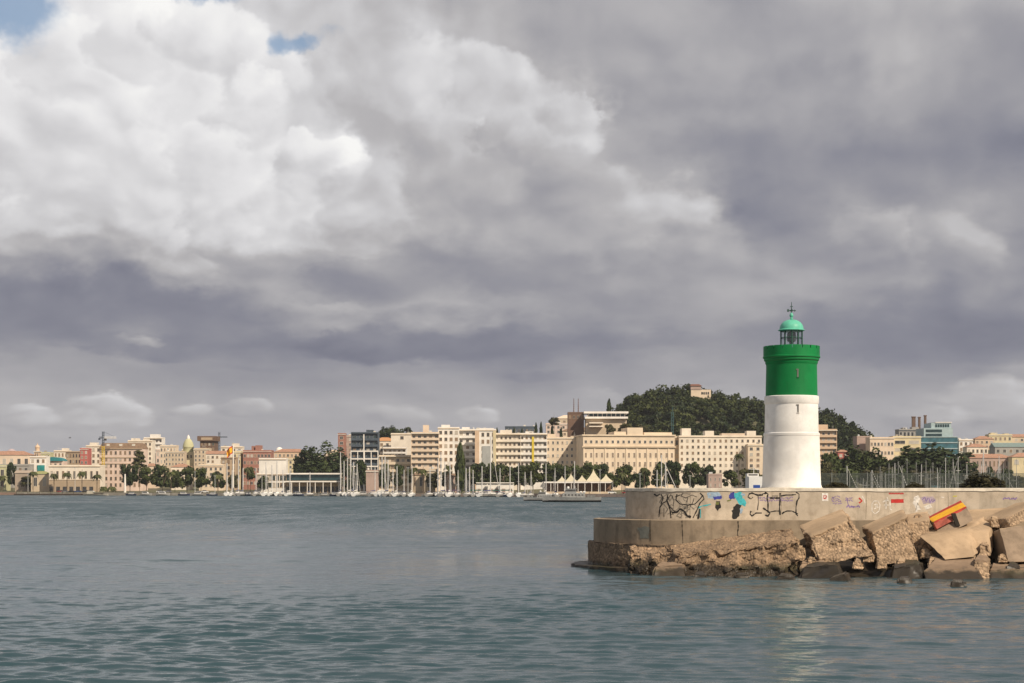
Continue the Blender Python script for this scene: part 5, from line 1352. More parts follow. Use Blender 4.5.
TRK = MB().tube([(0,0,0), (.1,0,.5), (0,.1,1)], 1.0, .6, n=7).mesh('trunk', bark)
def limbs_mesh(seed):
    q = random.Random(seed); mb = MB()
    for i in range(6):
        a = 6.28 * i / 6 + q.uniform(-.3, .3); r = q.uniform(.15, .32)
        mb.tube([(0,0,0), (r*.5*math.cos(a), r*.5*math.sin(a), .25), (r*math.cos(a), r*math.sin(a), q.uniform(.45, .65))], .028, .008, n=5)
    return mb.mesh('limb', bark)
LIMB = limbs_mesh(3)
def tree(label, x0, x1, yt, yb, Y, kind='round', leaf='park', group=None, name='tree', cat='tree', gz=None):
    """crown between columns x0..x1 and rows yt..yb at distance Y"""
    xm = (x0 + x1) / 2; X = wx_(xm, Y)
    g = hillh(X, Y) if gz is None else gz
    w = (x1 - x0) / FPX * Y; zt = wz_(yt, Y); zb = max(wz_(yb, Y), g + 0.3); h = max(zt - zb, 1.5)
    t = thing(name, label, cat, (X, Y, g - 0.1), 0, group)
    link('crown', crown(kind, leaf), t, (0, 0, zb - g), rnd.uniform(0, 6.28), (w * 1.02, w * 1.02, h))
    th = zb - g + h * (.35 if kind != 'cypress' else .1) + .1
    r = max(.16, w * .022)
    link('trunk', TRK, t, (0, 0, 0), 0, (r, r, th))
    if kind in ('round', 'dome', 'square'): link('limb', LIMB, t, (0, 0, zb - g + h * .05), 0, (w, w, h * .9))
    return t
def palm_parts():
    q = random.Random(5); out = []
    for k in range(3):
        mb = MB()
        for i in range(22):
            a = 6.28 * i / 22 + q.uniform(-.15, .15); up = q.uniform(.05, .85); L = q.uniform(.75, 1.0); P = []
            for j in range(6):
                s = j / 5; P.append(Vector((L*s*math.cos(a)*(1-.1*up), L*s*math.sin(a)*(1-.1*up), up*s*1.0 - (1.05 + .2*up)*s*s)))
            side = Vector((-math.sin(a), math.cos(a), 0)); vs = []
            for j, p in enumerate(P):
                wd = (.07 + .13 * math.sin(math.pi * min(1, j/5 + .12))) * (.2 if j == 5 else 1)
                vs += [p + side*wd - Vector((0,0,wd*.7)), p, p - side*wd - Vector((0,0,wd*.7))]
            mb.add(vs, [f for j in range(5) for f in ((3*j, 3*j+1, 3*j+4, 3*j+3), (3*j+1, 3*j+2, 3*j+5, 3*j+4))])
        out.append(mb.mesh('crown', LEAF['palm']))
    return out
PALM = palm_parts()
def palm(label, px, yt, Y, r_px=7, group='palms along the quay', base=None):
    X = wx_(px, Y); g = hillh(X, Y) if base is None else base
    t = thing('palm_tree', label, 'palm tree', (X, Y, g - .1), 0, group); r = r_px / FPX * Y; zt = wz_(yt, Y) - g
    link('crown', rnd.choice(PALM), t, (0, 0, zt - r * .35), rnd.uniform(0, 6), (r, r, r))
    link('trunk', TRK, t, (0, 0, 0), 0, (.36, .36, zt - r * .3))
    return t

# the wood on the hill: one mass of crowns over the slope
def hill_wood():
    rs = np.random.RandomState(8); V = []; F = []; n = 0
    while n < 1150:
        px = rs.uniform(606, 868); Y = rs.uniform(1290, 1500); x = wx_(px, Y); h = hillh(x, Y)
        if h < 9: continue
        if px < 618 and rs.uniform() < .5: continue
        if 684 < px < 716 and Y < 1422 and h > 66: hh = 3.0
        else: hh = rs.uniform(4, 9) if rs.uniform() < .78 else rs.uniform(10, 15)
        w = rs.uniform(6, 11)
        L = []
        for k in range(5):
            a = rs.uniform(0, 6.28); L.append((x + w*.35*math.cos(a), Y + w*.35*math.sin(a), h + hh*rs.uniform(.3, .85), w*.34, w*.34, hh*.26))
        v, f = leafquads(rs, L, 34, .75); o = len(V); V += v; F += [tuple(i + o for i in q) for q in f]; n += 1
    o = link('wood', qmesh('wood', V, F, LEAF['wood'])); struct(o, 'stuff'); o['label'] = 'dense dark wood covering the hill behind the white hotel'
hill_wood()
for px, yt, wd, k, lf, lab in ((736, 392, 9, 'round', 'pine', 'tall slim pine with a tufted top on the ridge, nearest the lighthouse but two'), (718, 392, 7, 'round', 'pine', 'small round topped pine just right of the hilltop villa'), (745, 398, 12, 'round', 'pine', 'broad low pine on the ridge between the tufted pine and the lighthouse'),
                               (609, 400, 5, 'cypress', 'pine', 'pointed cypress standing alone above the white modern hall'), (632, 396, 18, 'round', 'wood', 'rounded tree at the left end of the wooded ridge'), (655, 391, 20, 'round', 'wood', 'wide green tree on the ridge left of the hilltop villa'), (676, 388, 16, 'round', 'pine', 'dark tree touching the brown roofed villa'),
                               (826, 413, 15, 'conifer', 'pine', 'dark conifer rising right beside the lighthouse shaft'), (840, 415, 13, 'conifer', 'pine', 'dark conifer with a jagged top, second from the lighthouse'), (853, 421, 14, 'conifer', 'pine', 'dark conifer at the low end of the ridge'), (862, 430, 10, 'round', 'pine', 'small dark tree at the foot of the ridge')):
    Y = 1415 if px != 609 else row(600) + 150
    tree(lab, px - wd/2, px + wd/2, yt, yt + (14 if k != 'conifer' else 26), Y, k, lf, 'trees standing out on the ridge')
for px, yt, lab in ((536, 424, 'first cypress on the slope from the yacht side'), (541, 423, 'taller of the two cypresses standing close together'), (552, 426, 'cypress in front of the pink terrace house'), (561, 428, 'small cypress below the round shouldered house'), (514, 429, 'cypress before the grey blue hall'), (522, 430, 'short cypress right of the grey blue hall'), (497, 429, 'dark cypress behind the tower with orange strips')):
    Y = row(px) + 105
    tree(lab, px - 1.6, px + 1.6, yt, yt + 14, Y, 'cypress', 'pine', 'cypresses on the slope')
tree('dark flat topped pine behind the white terraces', 377, 402, 425, 440, row(390) + 230, 'dome', 'ficus')
tree('small dark pine between peach block and white terraces', 398, 413, 427, 438, row(405) + 250, 'round', 'ficus')
for i, (a, b, yt, yb, lab) in enumerate(((548, 560, 417, 425, 'olive bush on the slope beside the brown block'), (618, 634, 423, 434, 'rounded bush under the white modern hall'), (604, 616, 424, 436, 'smaller bush below the modern hall terraces'), (633, 650, 424, 434, 'bush between the modern hall and the wood'))):
    tree(lab, a, b, yt, yb, row(a) + 100, 'round', 'olive', 'bushes on the slope', name='bush', cat='bush')
# left park and quay
tree('dark round tree beside the grey harbour shed', 6, 18, 462, 485, shore(10) + 34, 'round', 'ficus', 'quay trees')
tree('big square clipped park tree right of the pink block', 121, 139, 463, 487, shore(130) + 40, 'square', 'ficus', 'quay trees')
tree('wide square clipped park tree in the middle of the clump', 136, 157, 466, 487, shore(146) + 36, 'square', 'park', 'quay trees')
tree('dark park tree at the end of the clump', 153, 172, 464, 487, shore(160) + 44, 'round', 'ficus', 'quay trees')
tree('tall ragged tree rising above the clipped park trees', 131, 148, 450, 470, shore(140) + 60, 'conifer', 'olive', 'quay trees')
tree('dark green tree below the domed church', 178, 196, 465, 487, shore(187) + 38, 'round', 'park', 'quay trees')
tree('rounded green tree left of the cream corner house', 192, 210, 468, 488, shore(200) + 36, 'round', 'park', 'quay trees')
tree('small green tree in front of the red brick block', 245, 256, 467, 480, shore(250) + 40, 'round', 'park', 'quay trees')
tree('huge dark spreading fig tree behind the waterfront restaurant', 294, 352, 443, 477, shore(322) + 62, 'dome', 'ficus')
tree('dark tree joining the fig tree on its shaded side', 292, 312, 456, 477, shore(302) + 60, 'round', 'ficus', 'quay trees')
tree('dark tree beside the pinkish kiosk tower', 354, 370, 460, 486, shore(361) + 40, 'round', 'ficus', 'quay trees')
tree('dense tree in front of the cream villa', 392, 406, 464, 486, shore(398) + 40, 'round', 'ficus', 'quay trees')
tree('small dark tree at the foot of the peach block', 406, 416, 468, 484, shore(410) + 50, 'round', 'park', 'quay trees')
tree('tall dark cypress in front of the white blocks', 455, 465, 447, 488, shore(460) + 30, 'cypress', 'ficus')
px = 470
labs = ['beside the tall cypress', 'under the tower with orange strips', 'before the glazed stair', 'left of the recessed balconies', 'under the recessed balconies', 'below the yellow stripe', 'right of the yellow stripe', 'under the round topped roof room', 'at the end of the seafront flats']
for i, lab in enumerate(labs):
    w = 17 + (i * 7) % 6; yt = 462 + (i * 5) % 4
    tree('dark green promenade tree ' + lab, px - 3, px + w, yt, 486, shore(px) + 60 + 12 * (i % 2), 'round', 'park' if i % 3 else 'ficus', 'promenade trees before the flats'); px += w - 5
for i, (a, b, yt, lab) in enumerate(((577, 590, 467, 'at the shaded corner of the palace'), (592, 610, 463, 'left of the palace centre, beside the tent peaks'), (612, 636, 465, 'under the raised centre of the palace'), (640, 652, 468, 'at the right end of the palace'), (650, 668, 462, 'beside the tallest bare pole'), (664, 684, 460, 'with a broad dark crown behind the poles'), (682, 702, 461, 'under the first roof box of the hotel'), (698, 716, 465, 'beside the pink stone hut'), (722, 742, 470, 'between the pink hut and the white boat'))):
    tree('leafy dark tree ' + lab, a, b, yt, 486, shore(a) + 70, 'round', 'ficus' if i % 2 else 'park', 'trees before the palace and hotel')
for i, (a, b, yt, lab) in enumerate(((340, 356, 466, 'behind the tight mast cluster'), (376, 392, 468, 'behind the thick masts'), (424, 440, 472, 'beside the cream pavilion'), (440, 456, 470, 'before the white tower'), (210, 226, 471, 'right of the cream corner house door'), (226, 240, 474, 'behind the flagpole foot'), (256, 270, 476, 'at the left end of the white pavilion'), (168, 182, 470, 'between the red tiled house and the park'), (20, 34, 476, 'between gatehouse and depot'), (600, 618, 472, 'behind the last cream tent'), (630, 646, 472, 'behind the palms by the bare poles'), (738, 764, 468, 'behind the white harbour launch'))):
    tree('leafy quay tree ' + lab, a, b, yt, 488, shore(a) + 32 + 5 * (i % 2), 'round', ('park', 'ficus', 'olive')[i % 3], 'small leafy trees along the quay')
palm('tall palm with a bushy head before the white hotel', 739, 452, shore(739) + 60, 7, 'palms along the quay')
for px, yt, lab in ((33, 470, 'thick palm right of the gatehouse'), (54, 472, 'first palm before the customs hall'), (67, 471, 'second palm before the customs hall, near its middle'), (82, 470, 'third palm before the customs hall, with the widest head'), (97, 473, 'last palm before the customs hall, beside the pink block'), (2, 474, 'palm cut by the edge of the photo'), (104, 485, 'very low palm at the foot of the pink block'), (112, 485, 'low bushy palm before the pink block door'), (248, 466, 'green palm before the red brick block'), (448, 464, 'palm above the pink wall house'), (414, 466, 'palm at the foot of the peach block'), (423, 468, 'small palm before the cream pavilion'), (470, 467, 'palm right of the tall cypress'), (386, 462, 'palm amid the yacht masts'), (622, 471, 'palm before the palace windows'), (644, 466, 'palm beside the bare poles'), (218, 473, 'palm before the cream corner house'), (171, 470, 'palm before the red tiled house')):
    palm(lab, px, yt, shore(px) + 24, 6.4)
# right shore
tree('huge umbrella pine with a wide dark dome behind the right marina', 884, 976, 442, 484, 900, 'dome', 'ficus')
tree('second dark domed pine left of the umbrella pine', 834, 894, 444, 482, 915, 'dome', 'ficus')
tree('dark rounded tree next to the lighthouse shaft', 817, 846, 452, 484, 905, 'round', 'ficus')
tree('olive toned round tree low beside the lighthouse', 812, 834, 461, 486, 860, 'round', 'olive')
tree('bushy low tree filling the gap under the two domed pines', 870, 902, 466, 486, 880, 'round', 'olive')
tree('slim dark tree before the rose grey barracks', 985, 995, 466, 484, 900, 'round', 'ficus', 'small trees before the barracks')
tree('dark tree before the yellow gatehouse', 1001, 1014, 468, 484, 900, 'round', 'ficus', 'small trees before the barracks')
tree('pointed tree between barracks and umbrella pine', 970, 980, 462, 484, 905, 'conifer', 'ficus', 'small trees before the barracks')
tree('bush on the slope behind the orange houses', 1014, 1030, 438, 446, 1480, 'round', 'olive')
tree('green bush under the orange houses', 962, 975, 452, 458, 1150, 'round', 'park')

for i, (a, b, yt, lab) in enumerate(((815, 840, 470, 'nearest the lighthouse'), (832, 862, 468, 'under the second domed pine'), (856, 886, 470, 'between the two domed pines'), (880, 912, 468, 'at the left foot of the umbrella pine'), (906, 940, 470, 'under the middle of the umbrella pine'), (934, 966, 469, 'at the right foot of the umbrella pine'), (960, 990, 471, 'before the left end of the barracks'), (986, 1016, 474, 'before the right end of the barracks'), (1008, 1034, 476, 'before the yellow gatehouse'))):
    tree('dark shrubby tree on the marina shore ' + lab, a, b, yt, 489, 840 + 8 * (i % 3), 'round', 'ficus' if i % 2 else 'bush', 'shrubby trees along the marina shore')
# ------------------------------------------------------------------ inner breakwater with fence behind the mole
def inner():
    mb = MB(); mb.box(48, 240, 262, 268, -2, 5.3); struct(mb.build('breakwater', mat('breakwater_stone', (.16, .13, .10), .95, .3, .3)))
    t = thing('fence', 'long grey green railing fence on the inner breakwater', 'fence', (0, 264.5, 5.3)); dg = mat('fence_green', (.085, .10, .085), .6)
    x0, x1 = wx_(814, 264.5), 96.0
    pm = MB().box(-.07, .07, -.07, .07, 0, 2.75).mesh('post', mat('fence_post', (.16, .17, .15), .6))
    k = MB(); step = .14
    for i in range(int(2.6 / step)): k.box(i*step, i*step + .055, -.02, .02, .1, 2.6)
    for z in (.12, 1.35, 2.55): k.box(0, 2.62, -.03, -.021, z, z + .06)
    pan = k.mesh('panel', dg)
    x = x0; i = 0
    while x < x1:
        link('post', pm, t, (x, 0, 0)); link('panel', pan, t, (x + .07, 0, 0)); x += 2.75
    tree('brown green bush growing before the fence', 960, 1005, 472, 492, 258, 'dome', 'bush', name='bush', cat='bush', gz=4.6)
    tree('low scrub on the breakwater near the umbrella pine', 905, 925, 483, 491, 258, 'dome', 'bush', name='bush', cat='bush', gz=4.6)
    tree('dry scrub on the breakwater close to the lighthouse', 822, 850, 481.5, 491, 258, 'dome', 'bush', name='bush', cat='bush', gz=4.6)
inner()

# ------------------------------------------------------------------ boats
hull_w = mat('white_gelcoat', (.74, .72, .68), .35, .06, .5, spec=.5); hull_g = mat('grey_beige_hull', (.30, .285, .26), .4, .1, .5, spec=.5); hull_b = mat('navy_hull', (.03, .04, .08), .35, .1, .5, spec=.5); spar = mat('aluminium_spar', (.62, .60, .57), .4, .1, .5, spec=.5)
spar_d = mat('weathered_spar', (.36, .35, .33), .5, .15, .5); cov_b = mat('blue_sail_cover', (.05, .06, .15), .8); cov_w = mat('white_sail_cover', (.66, .63, .58), .8); teak = mat('teak_deck', (.30, .22, .14), .8)
def hull_mb(L, Bm, H, sheer=.3):
    """a boat hull along x, bow at +L/2"""
    mb = MB(); n = 12; vs = []
    for i in range(n + 1):
        s = i / n; x = -L/2 + L*s; w = Bm/2 * (0.72 + .28*math.sin(math.pi*min(1, s*1.1))) * (1 - max(0, (s-.45)/.55)**2.2); w = max(w, .02)
        zt = H * (1 + sheer * (s - .35)**2 * 2); rk = .10*L*max(0, s-.6)
        vs += [(x + rk*.6, -w, zt), (x + rk*.2, -w*.82, zt*.35), (x, 0, -.4), (x + rk*.2, w*.82, zt*.35), (x + rk*.6, w, zt)]
    fs = []
    for i in range(n):
        a = 5*i; b = a + 5
        for k in range(4): fs.append((a+k, b+k, b+k+1, a+k+1))
        fs.append((a+4, b+4, b, a))
    fs.append((0, 1, 2, 3, 4)); fs.append(tuple(5*n + k for k in (4, 3, 2, 1, 0)))
    return mb.add(vs, fs)
def yacht_meshes(hm, sm, cm, r):
    c = MB().prism([(-3.0,1.15),(2.6,1.15),(1.9,1.62),(-.4,1.75),(-2.8,1.7)], -.95, .95)
    m = MB(); m.tube([(0,0,0),(0,0,1)], r, r*.75, n=6)
    sp = MB(); sp.box(-.06,.06,-.9,.9,-.05,.05)
    b = MB(); b.tube([(0,0,2.2),(-4.4,0,2.2)], .10, n=6)
    cv = MB(); cv.tube([(-.1,0,2.5),(-2,0,2.46),(-4.3,0,2.38)], .26, .14, n=7)
    st = MB(); st.tube([(5.3,0,1.3),(.1,0,11.4)], .014, n=4); st.tube([(-5.2,0,1.3),(-.1,0,11.6)], .014, n=4)
    jb = MB(); jb.tube([(5.2,0,1.5),(.35,0,10.8)], .12, .06, n=5)
    return dict(hull=hull_mb(11.4, 3.5, 1.15).mesh('hull', hm), cabin=c.mesh('cabin', hull_w), mast=m.mesh('mast', sm), spreader=sp.mesh('spreader', sm), boom=b.mesh('boom', sm), cover=cv.mesh('sail_cover', cm), stay=st.mesh('stay', spar_d), jib=jb.mesh('furled_jib', cov_w))
YM = [yacht_meshes(hull_g, spar, cov_b, .15), yacht_meshes(hull_w, spar, cov_w, .17), yacht_meshes(hull_b, spar_d, cov_b, .14)]
def yacht(label, px, yt, Y, var=0, rz=None, group='sailing yachts in the marina', thick=1.0, jib=True):
    X = wx_(px, Y); zt = wz_(yt, Y); s = max(.55, min(1.5, zt / 13.5)); M = YM[var]
    t = thing('sailing_yacht', label, 'sailing yacht', (X, Y, 0), rnd.uniform(-.5, .5) + (1.57 if rnd.random() < .6 else 0) if rz is None else rz, group)
    link('hull', M['hull'], t, None, 0, (s, s, s)); link('cabin', M['cabin'], t, None, 0, (s, s, s))
    ms = link('mast', M['mast'], t, (0, 0, 1.0), 0, (thick, thick, zt - 1.0))
    for f in (.45, .72): link('spreader', M['spreader'], t, (0, 0, zt * f))
    bm = link('boom', M['boom'], t, None, 0, (s, s, s)); link('sail_cover', M['cover'], t, None, 0, (s, s, s))
    link('stay', M['stay'], t, None, 0, (s, s, zt / 11.6))
    if jib: link('furled_jib', M['jib'], t, None, 0, (s, s, zt / 11.8))
    return t
ysr = shore
Yq = lambda px: shore(px) - 10
for px, yt, v, lab in ((227, 463, 1, 'white yacht left of the flag pole'), (238.5, 458, 0, 'yacht with a tall mast just right of the flag'), (243, 468, 0, 'small yacht before the red brick block'), (272, 465, 1, 'yacht before the white pavilion, nearer the brick block'), (277, 461, 1, 'yacht with the taller mast before the white pavilion'), (283, 470, 0, 'short masted yacht at the restaurant canopy end'),
                       (340.5, 452, 0, 'tall yacht at the right end of the restaurant'), (344, 461, 1, 'yacht second from the restaurant end'), (347.5, 458, 1, 'yacht in the middle of the tight mast cluster'), (350.5, 457, 1, 'white masted yacht of the tight cluster before the blue tower'), (353.5, 462, 0, 'last yacht of the cluster before the blue tower'),
                       (382, 457, 1, 'yacht with a thick mast before the cream villa'), (385, 456, 1, 'yacht beside the thick mast before the villa'), (388, 460, 0, 'lower masted yacht at the villa balconies'), (393, 470, 0, 'small yacht with a blue cover before the villa'),
                       (438, 458, 1, 'yacht before the edge of the peach block'), (441, 452, 1, 'tall thick masted yacht before the white tower'), (445, 462, 0, 'shorter yacht before the white tower'), (466, 468, 1, 'yacht at the foot of the tall cypress'), (469.5, 467, 0, 'second yacht at the foot of the tall cypress'), (473, 470, 0, 'third yacht right of the tall cypress'),
                       (490.5, 436, 0, 'yacht whose very tall mast crosses the orange striped tower'), (518.5, 463, 1, 'white yacht moored before the recessed balconies'), (525, 472, 0, 'small yacht astern of the grey patrol boat'), (531, 471, 0, 'small yacht close behind the patrol boat stern'), (546, 463, 1, 'yacht with tall mast behind the patrol boat'), (555, 468, 0, 'yacht right behind the patrol boat bridge'), (574.5, 461, 1, 'yacht moored before the shaded corner of the palace')):
    big = yt < 440
    yacht(lab, px, yt, Yq(px), v, thick=2.3 if px < 500 else 1.6, jib=rnd.random() < .3, rz=rnd.uniform(-.3, .3) + (1.5 if not big else 1.2))
for px, yt, v, lab in ((232, 470, 1, 'short masted yacht at the foot of the flagpole'), (256, 468, 0, 'yacht between brick block and white pavilion'), (266, 462, 1, 'tall white masted yacht at the left edge of the white pavilion'), (290, 468, 1, 'yacht before the left end of the restaurant'), (310, 472, 0, 'short yacht before the middle of the restaurant'), (357, 464, 1, 'yacht between the mast cluster and the kiosk tower'), (375, 466, 0, 'yacht before the right side of the kiosk tower'), (397, 466, 1, 'yacht before the villa trees'), (404, 470, 0, 'yacht before the dense villa tree'), (412, 466, 1, 'yacht before the sand stone arch house'), (430, 468, 0, 'yacht before the cream pavilion'), (450, 462, 1, 'yacht before the pink wall house'), (458, 470, 0, 'yacht left of the tall cypress'), (482, 466, 1, 'yacht before the green covered stall'), (500, 468, 0, 'yacht before the longest covered stall'), (510, 466, 1, 'yacht left of the recessed balcony flats mast'), (565, 466, 0, 'yacht before the pointed cream tent')):
    yacht(lab, px, yt, Yq(px) - rnd.uniform(0, 8), v, thick=1.9, jib=rnd.random() < .3, rz=rnd.uniform(-.3, .3) + 1.4)
for px, yt, lab in ((657, 470, 'short bare pole yacht left of the tallest mast before the hotel trees'), (661.5, 455, 'yacht with the tallest mast before the hotel trees'), (665.5, 462, 'yacht right of the tallest mast before the hotel trees')):
    yacht(lab, px, yt, 560, 1, thick=1.1)
# the crowded marina right of the lighthouse
q = random.Random(17); px = 857.0; k = 0
while px < 1022:
    yt = q.uniform(456, 476) if px > 880 else q.uniform(470, 480)
    yacht('sailing yacht with a bare mast in the crowded marina right of the lighthouse', px, yt, q.uniform(520, 690), q.choice((0, 2, 2, 2)), group='yachts in the crowded marina', thick=.75, jib=q.random() < .15)
    px += q.uniform(1.6, 4.6); k += 1
for px, yt, lab in ((847, 466, 'lone yacht mast standing behind the fence near the lighthouse'), (872, 470, 'yacht behind the fence under the second domed pine'), (983.5, 450, 'yacht with the tallest mast before the rose grey barracks'), (999, 456, 'yacht with a tall pale mast beside the yellow gatehouse')):
    yacht(lab, px, yt, 600, 1, thick=1.0)

# motor boats along the quay
mb_h = hull_mb(8.5, 2.8, 1.3).mesh('hull', hull_g); mb_d = hull_mb(8.5, 2.8, 1.2).mesh('hull', hull_b)
mb_c = MB().prism([(-2.6,1.2),(2.0,1.2),(1.0,2.5),(-2.4,2.6)], -1.05, 1.05).mesh('cabin', hull_w); mb_s = MB().prism([(-2.3,1.7),(1.55,1.7),(1.05,2.3),(-2.2,2.3)], -1.08, 1.08).mesh('windscreen', glass); mb_a = MB().box(-3.8, .6, -1.2, 1.2, 2.62, 2.75).mesh('awning', cov_b)
def motorboat(label, px, Y, s=1.0, dark_hull=False, rz=0.0, group='small motor boats along the quay'):
    t = thing('motor_boat', label, 'motor boat', (wx_(px, Y), Y, 0), rz, group, (s, s, s))
    link('hull', mb_d if dark_hull else mb_h, t); c = link('cabin', mb_c, t); link('windscreen', mb_s, c); link('awning', mb_a, t)
for i, (px, dk, lab) in enumerate(((131, True, 'dark low boat before the clipped park trees'), (146, False, 'pale launch before the clipped park trees'), (163, False, 'white launch left of the red tiled house'), (184, True, 'dark boat below the domed church'), (197, False, 'launch with a dark awning before the rounded trees'), (212, True, 'dark boat before the cream corner house'), (247, True, 'long dark boat before the red brick block'), (258, False, 'white motor boat left of the white pavilion'), (270, True, 'dark motor boat before the white pavilion'),
        (299, True, 'dark motor boat before the restaurant, first of two'), (324, False, 'white motor boat with a blue stern cover before the restaurant'), (336, True, 'dark motor boat at the right end of the restaurant'), (362, False, 'white launch before the kiosk tower'), (372, False, 'white launch right of the kiosk tower'), (402, False, 'white launch between villa and peach block'), (427, False, 'pale launch before the cream pavilion'), (435, True, 'dark boat before the peach block edge'), (452, True, 'purple awning launch before the pink wall house'), (478, True, 'dark launch before the promenade trees'), (503, True, 'dark launch left of the patrol boat'))):
    motorboat(lab, px, shore(px) - 9 - (i % 3) * 2, .85 + .25 * ((i * 7) % 5) / 4, dk, rnd.choice((0, math.pi)) + rnd.uniform(-.2, .2))
def barge():
    Y = shore(60) - 12; t = thing('quay_shade_strip', 'long dark strip added as the shaded front of the left quay', 'shade strip', (wx_(61, Y), Y, 0)); L = 46 / FPX * Y
    MB().box(-L, L, -3, 3, -.4, 1.1).build('dark_strip', wood_dark, t)  # dark box added for the shadowed quay front, shade put in its colour
    pm = MB().tube([(0,0,0),(0,0,3.2)], .18, n=6).mesh('pile', wood_dark)
    for i in range(9): link('pile', pm, t, (-L + 2*L*i/8, 3.3, -.5))
    Y = shore(97) - 22; t = thing('barge', 'flat pale work barge moored outside the dark quay strip', 'barge', (wx_(96, Y), Y, 0)); b = hull_mb(17, 5, 1.1, .1).build('hull', mat('barge_grey', (.36, .33, .28), .7), t)
    MB().box(-6, -2.5, -1.6, 1.6, 1.12, 3.0).build('cabin', mat('barge_cabin', (.46, .42, .34), .7), t); MB().box(-1, 5, -1.8, 1.8, 1.12, 1.7).build('cargo', wood_dark, t)
barge()
# grey patrol boats
def patrol(label, x0, x1, Y, ywl, mast=True, s=1.0):
    g = mat('navy_grey', (.30, .30, .29), .6, .12, .4); gd = mat('deck_grey', (.17, .17, .165), .8, .2, .5); bl = mat('boot_black', (.025, .022, .022), .7)
    L = (x1 - x0) / FPX * Y; t = thing('patrol_boat', label, 'patrol boat', (wx_((x0+x1)/2, Y), Y, 0), math.pi, 'grey naval patrol boats')
    k = L / 24
    hull_mb(L, 5*k, 1.9*k, .4).build('hull', g, t); hull_mb(L*1.002, 5.05*k, .55*k, 0).build('boot_stripe', bl, t)
    sup = MB().prism([(-5.5*k,1.9*k),(4.2*k,1.9*k),(3.6*k,3.7*k),(-5.2*k,3.7*k)], -1.9*k, 1.9*k).build('deckhouse', g, t)
    for i in range(6): MB().box((-4.6+1.4*i)*k, (-3.9+1.4*i)*k, 1.88*k, 1.94*k, 2.6*k, 3.2*k).build('porthole', glass, sup)
    br = MB().prism([(-1.8*k,3.71*k),(3.0*k,3.71*k),(2.5*k,5.4*k),(-1.6*k,5.4*k)], -1.6*k, 1.6*k).build('bridge', g, t)
    MB().prism([(-1.5*k,4.4*k),(2.85*k,4.4*k),(2.7*k,5.0*k),(-1.5*k,5.0*k)], -1.64*k, 1.64*k).build('bridge_windows', glass, br)
    MB().box(-2.1*k, 2.6*k, -1.8*k, 1.8*k, 5.41*k, 5.55*k).build('bridge_roof', g, br)
    m = MB(); m.tube([(-.6*k,0,5.5*k),(-.6*k,0,11*k)], .14*k, .06*k, n=5); m.tube([(-1.6*k,0,5.5*k),(-.6*k,0,8.8*k)], .09*k, n=5); m.box(-.7*k,-.5*k,-1.3*k,1.3*k,8.3*k,8.45*k); m.tube([(-.6*k,-.9*k,9.3*k),(-.6*k,.9*k,9.3*k)], .05*k, n=4); m.build('mast', spar_d, t)
    MB().lathe([(.5*k,5.56*k),(.6*k,6.0*k),(.35*k,6.4*k)], 10, cx=1.6*k).build('radome', hull_w, t)
    gun = MB(); gun.lathe([(.55*k,1.95*k),(.6*k,2.6*k),(.3*k,3.0*k)], 10, cx=7*k); gun.tube([(7.2*k,0,2.7*k),(9.2*k,0,3.1*k)], .09*k, n=5); gun.build('deck_gun', gd, t)
    rl = MB()
    for i in range(15):
        x = (-11 + 1.5*i)*k; w = 2.1*k * (1 - max(0, (x/L + .5 - .45)/.55)**2.2)
        rl.tube([(x, w, 1.9*k), (x, w, 2.9*k)], .035*k, n=4)
    rl.tube([(-11*k, 2.0*k, 2.9*k), (4*k, 1.9*k, 2.9*k), (10*k, .5*k, 3.1*k)], .035*k, n=4); rl.build('railing', spar_d, t)
    MB().box(-9.5*k, -6.2*k, -1.2*k, 1.2*k, 1.95*k, 2.7*k).build('aft_locker', gd, t)
    raft = MB().lathe([(.3*k, -.5*k), (.36*k, -.4*k), (.36*k, .4*k), (.3*k, .5*k)], 10).mesh('life_raft', hull_w)
    for x in (-5.0, -3.6):
        o = link('life_raft', raft, t, (x*k, 1.6*k, 4.05*k)); o.rotation_euler = (0, R(90), 0)
patrol('grey naval patrol boat nearest the mole, seen side on', 543, 601, 662, 502)
patrol('second grey patrol boat lying behind the bow of the first', 524, 562, 720, 500)
def white_boat():
    Y = 420; t = thing('harbour_launch', 'white harbour launch with a blue stripe beside the lighthouse foot', 'launch', (wx_(754, Y), Y, 0), R(90)); s = Y / FPX; H = lambda py: wz_(py, Y)
    hull_mb(12, 4.4, 2.0).build('hull', hull_b, t)
    w = 7.6*s
    MB().box(-4, 2.5, -w, w*.95, 2.0, H(476.5)).build('deckhouse', hull_w, t); MB().box(-1, 2.2, -w*.55, w*.95, H(476.5)+.01, H(473.5)).build('wheelhouse', hull_w, t)
    MB().box(-4.03, -4.005, -w*.5, w*.4, H(489), H(485)).build('blue_panel', mat('launch_blue', (.02, .07, .30), .5), t); MB().box(-1.04, -1.005, -w*.4, w*.8, H(475.6), H(474.2)).build('window', glass, t)
    m = MB(); m.tube([(.5,0,H(473.5)),(.5,0,H(465))], .10, .05, n=5); m.box(.4,.6,-1.2,1.2,H(469.4),H(468.8)); m.build('mast', spar, t)
white_boat()

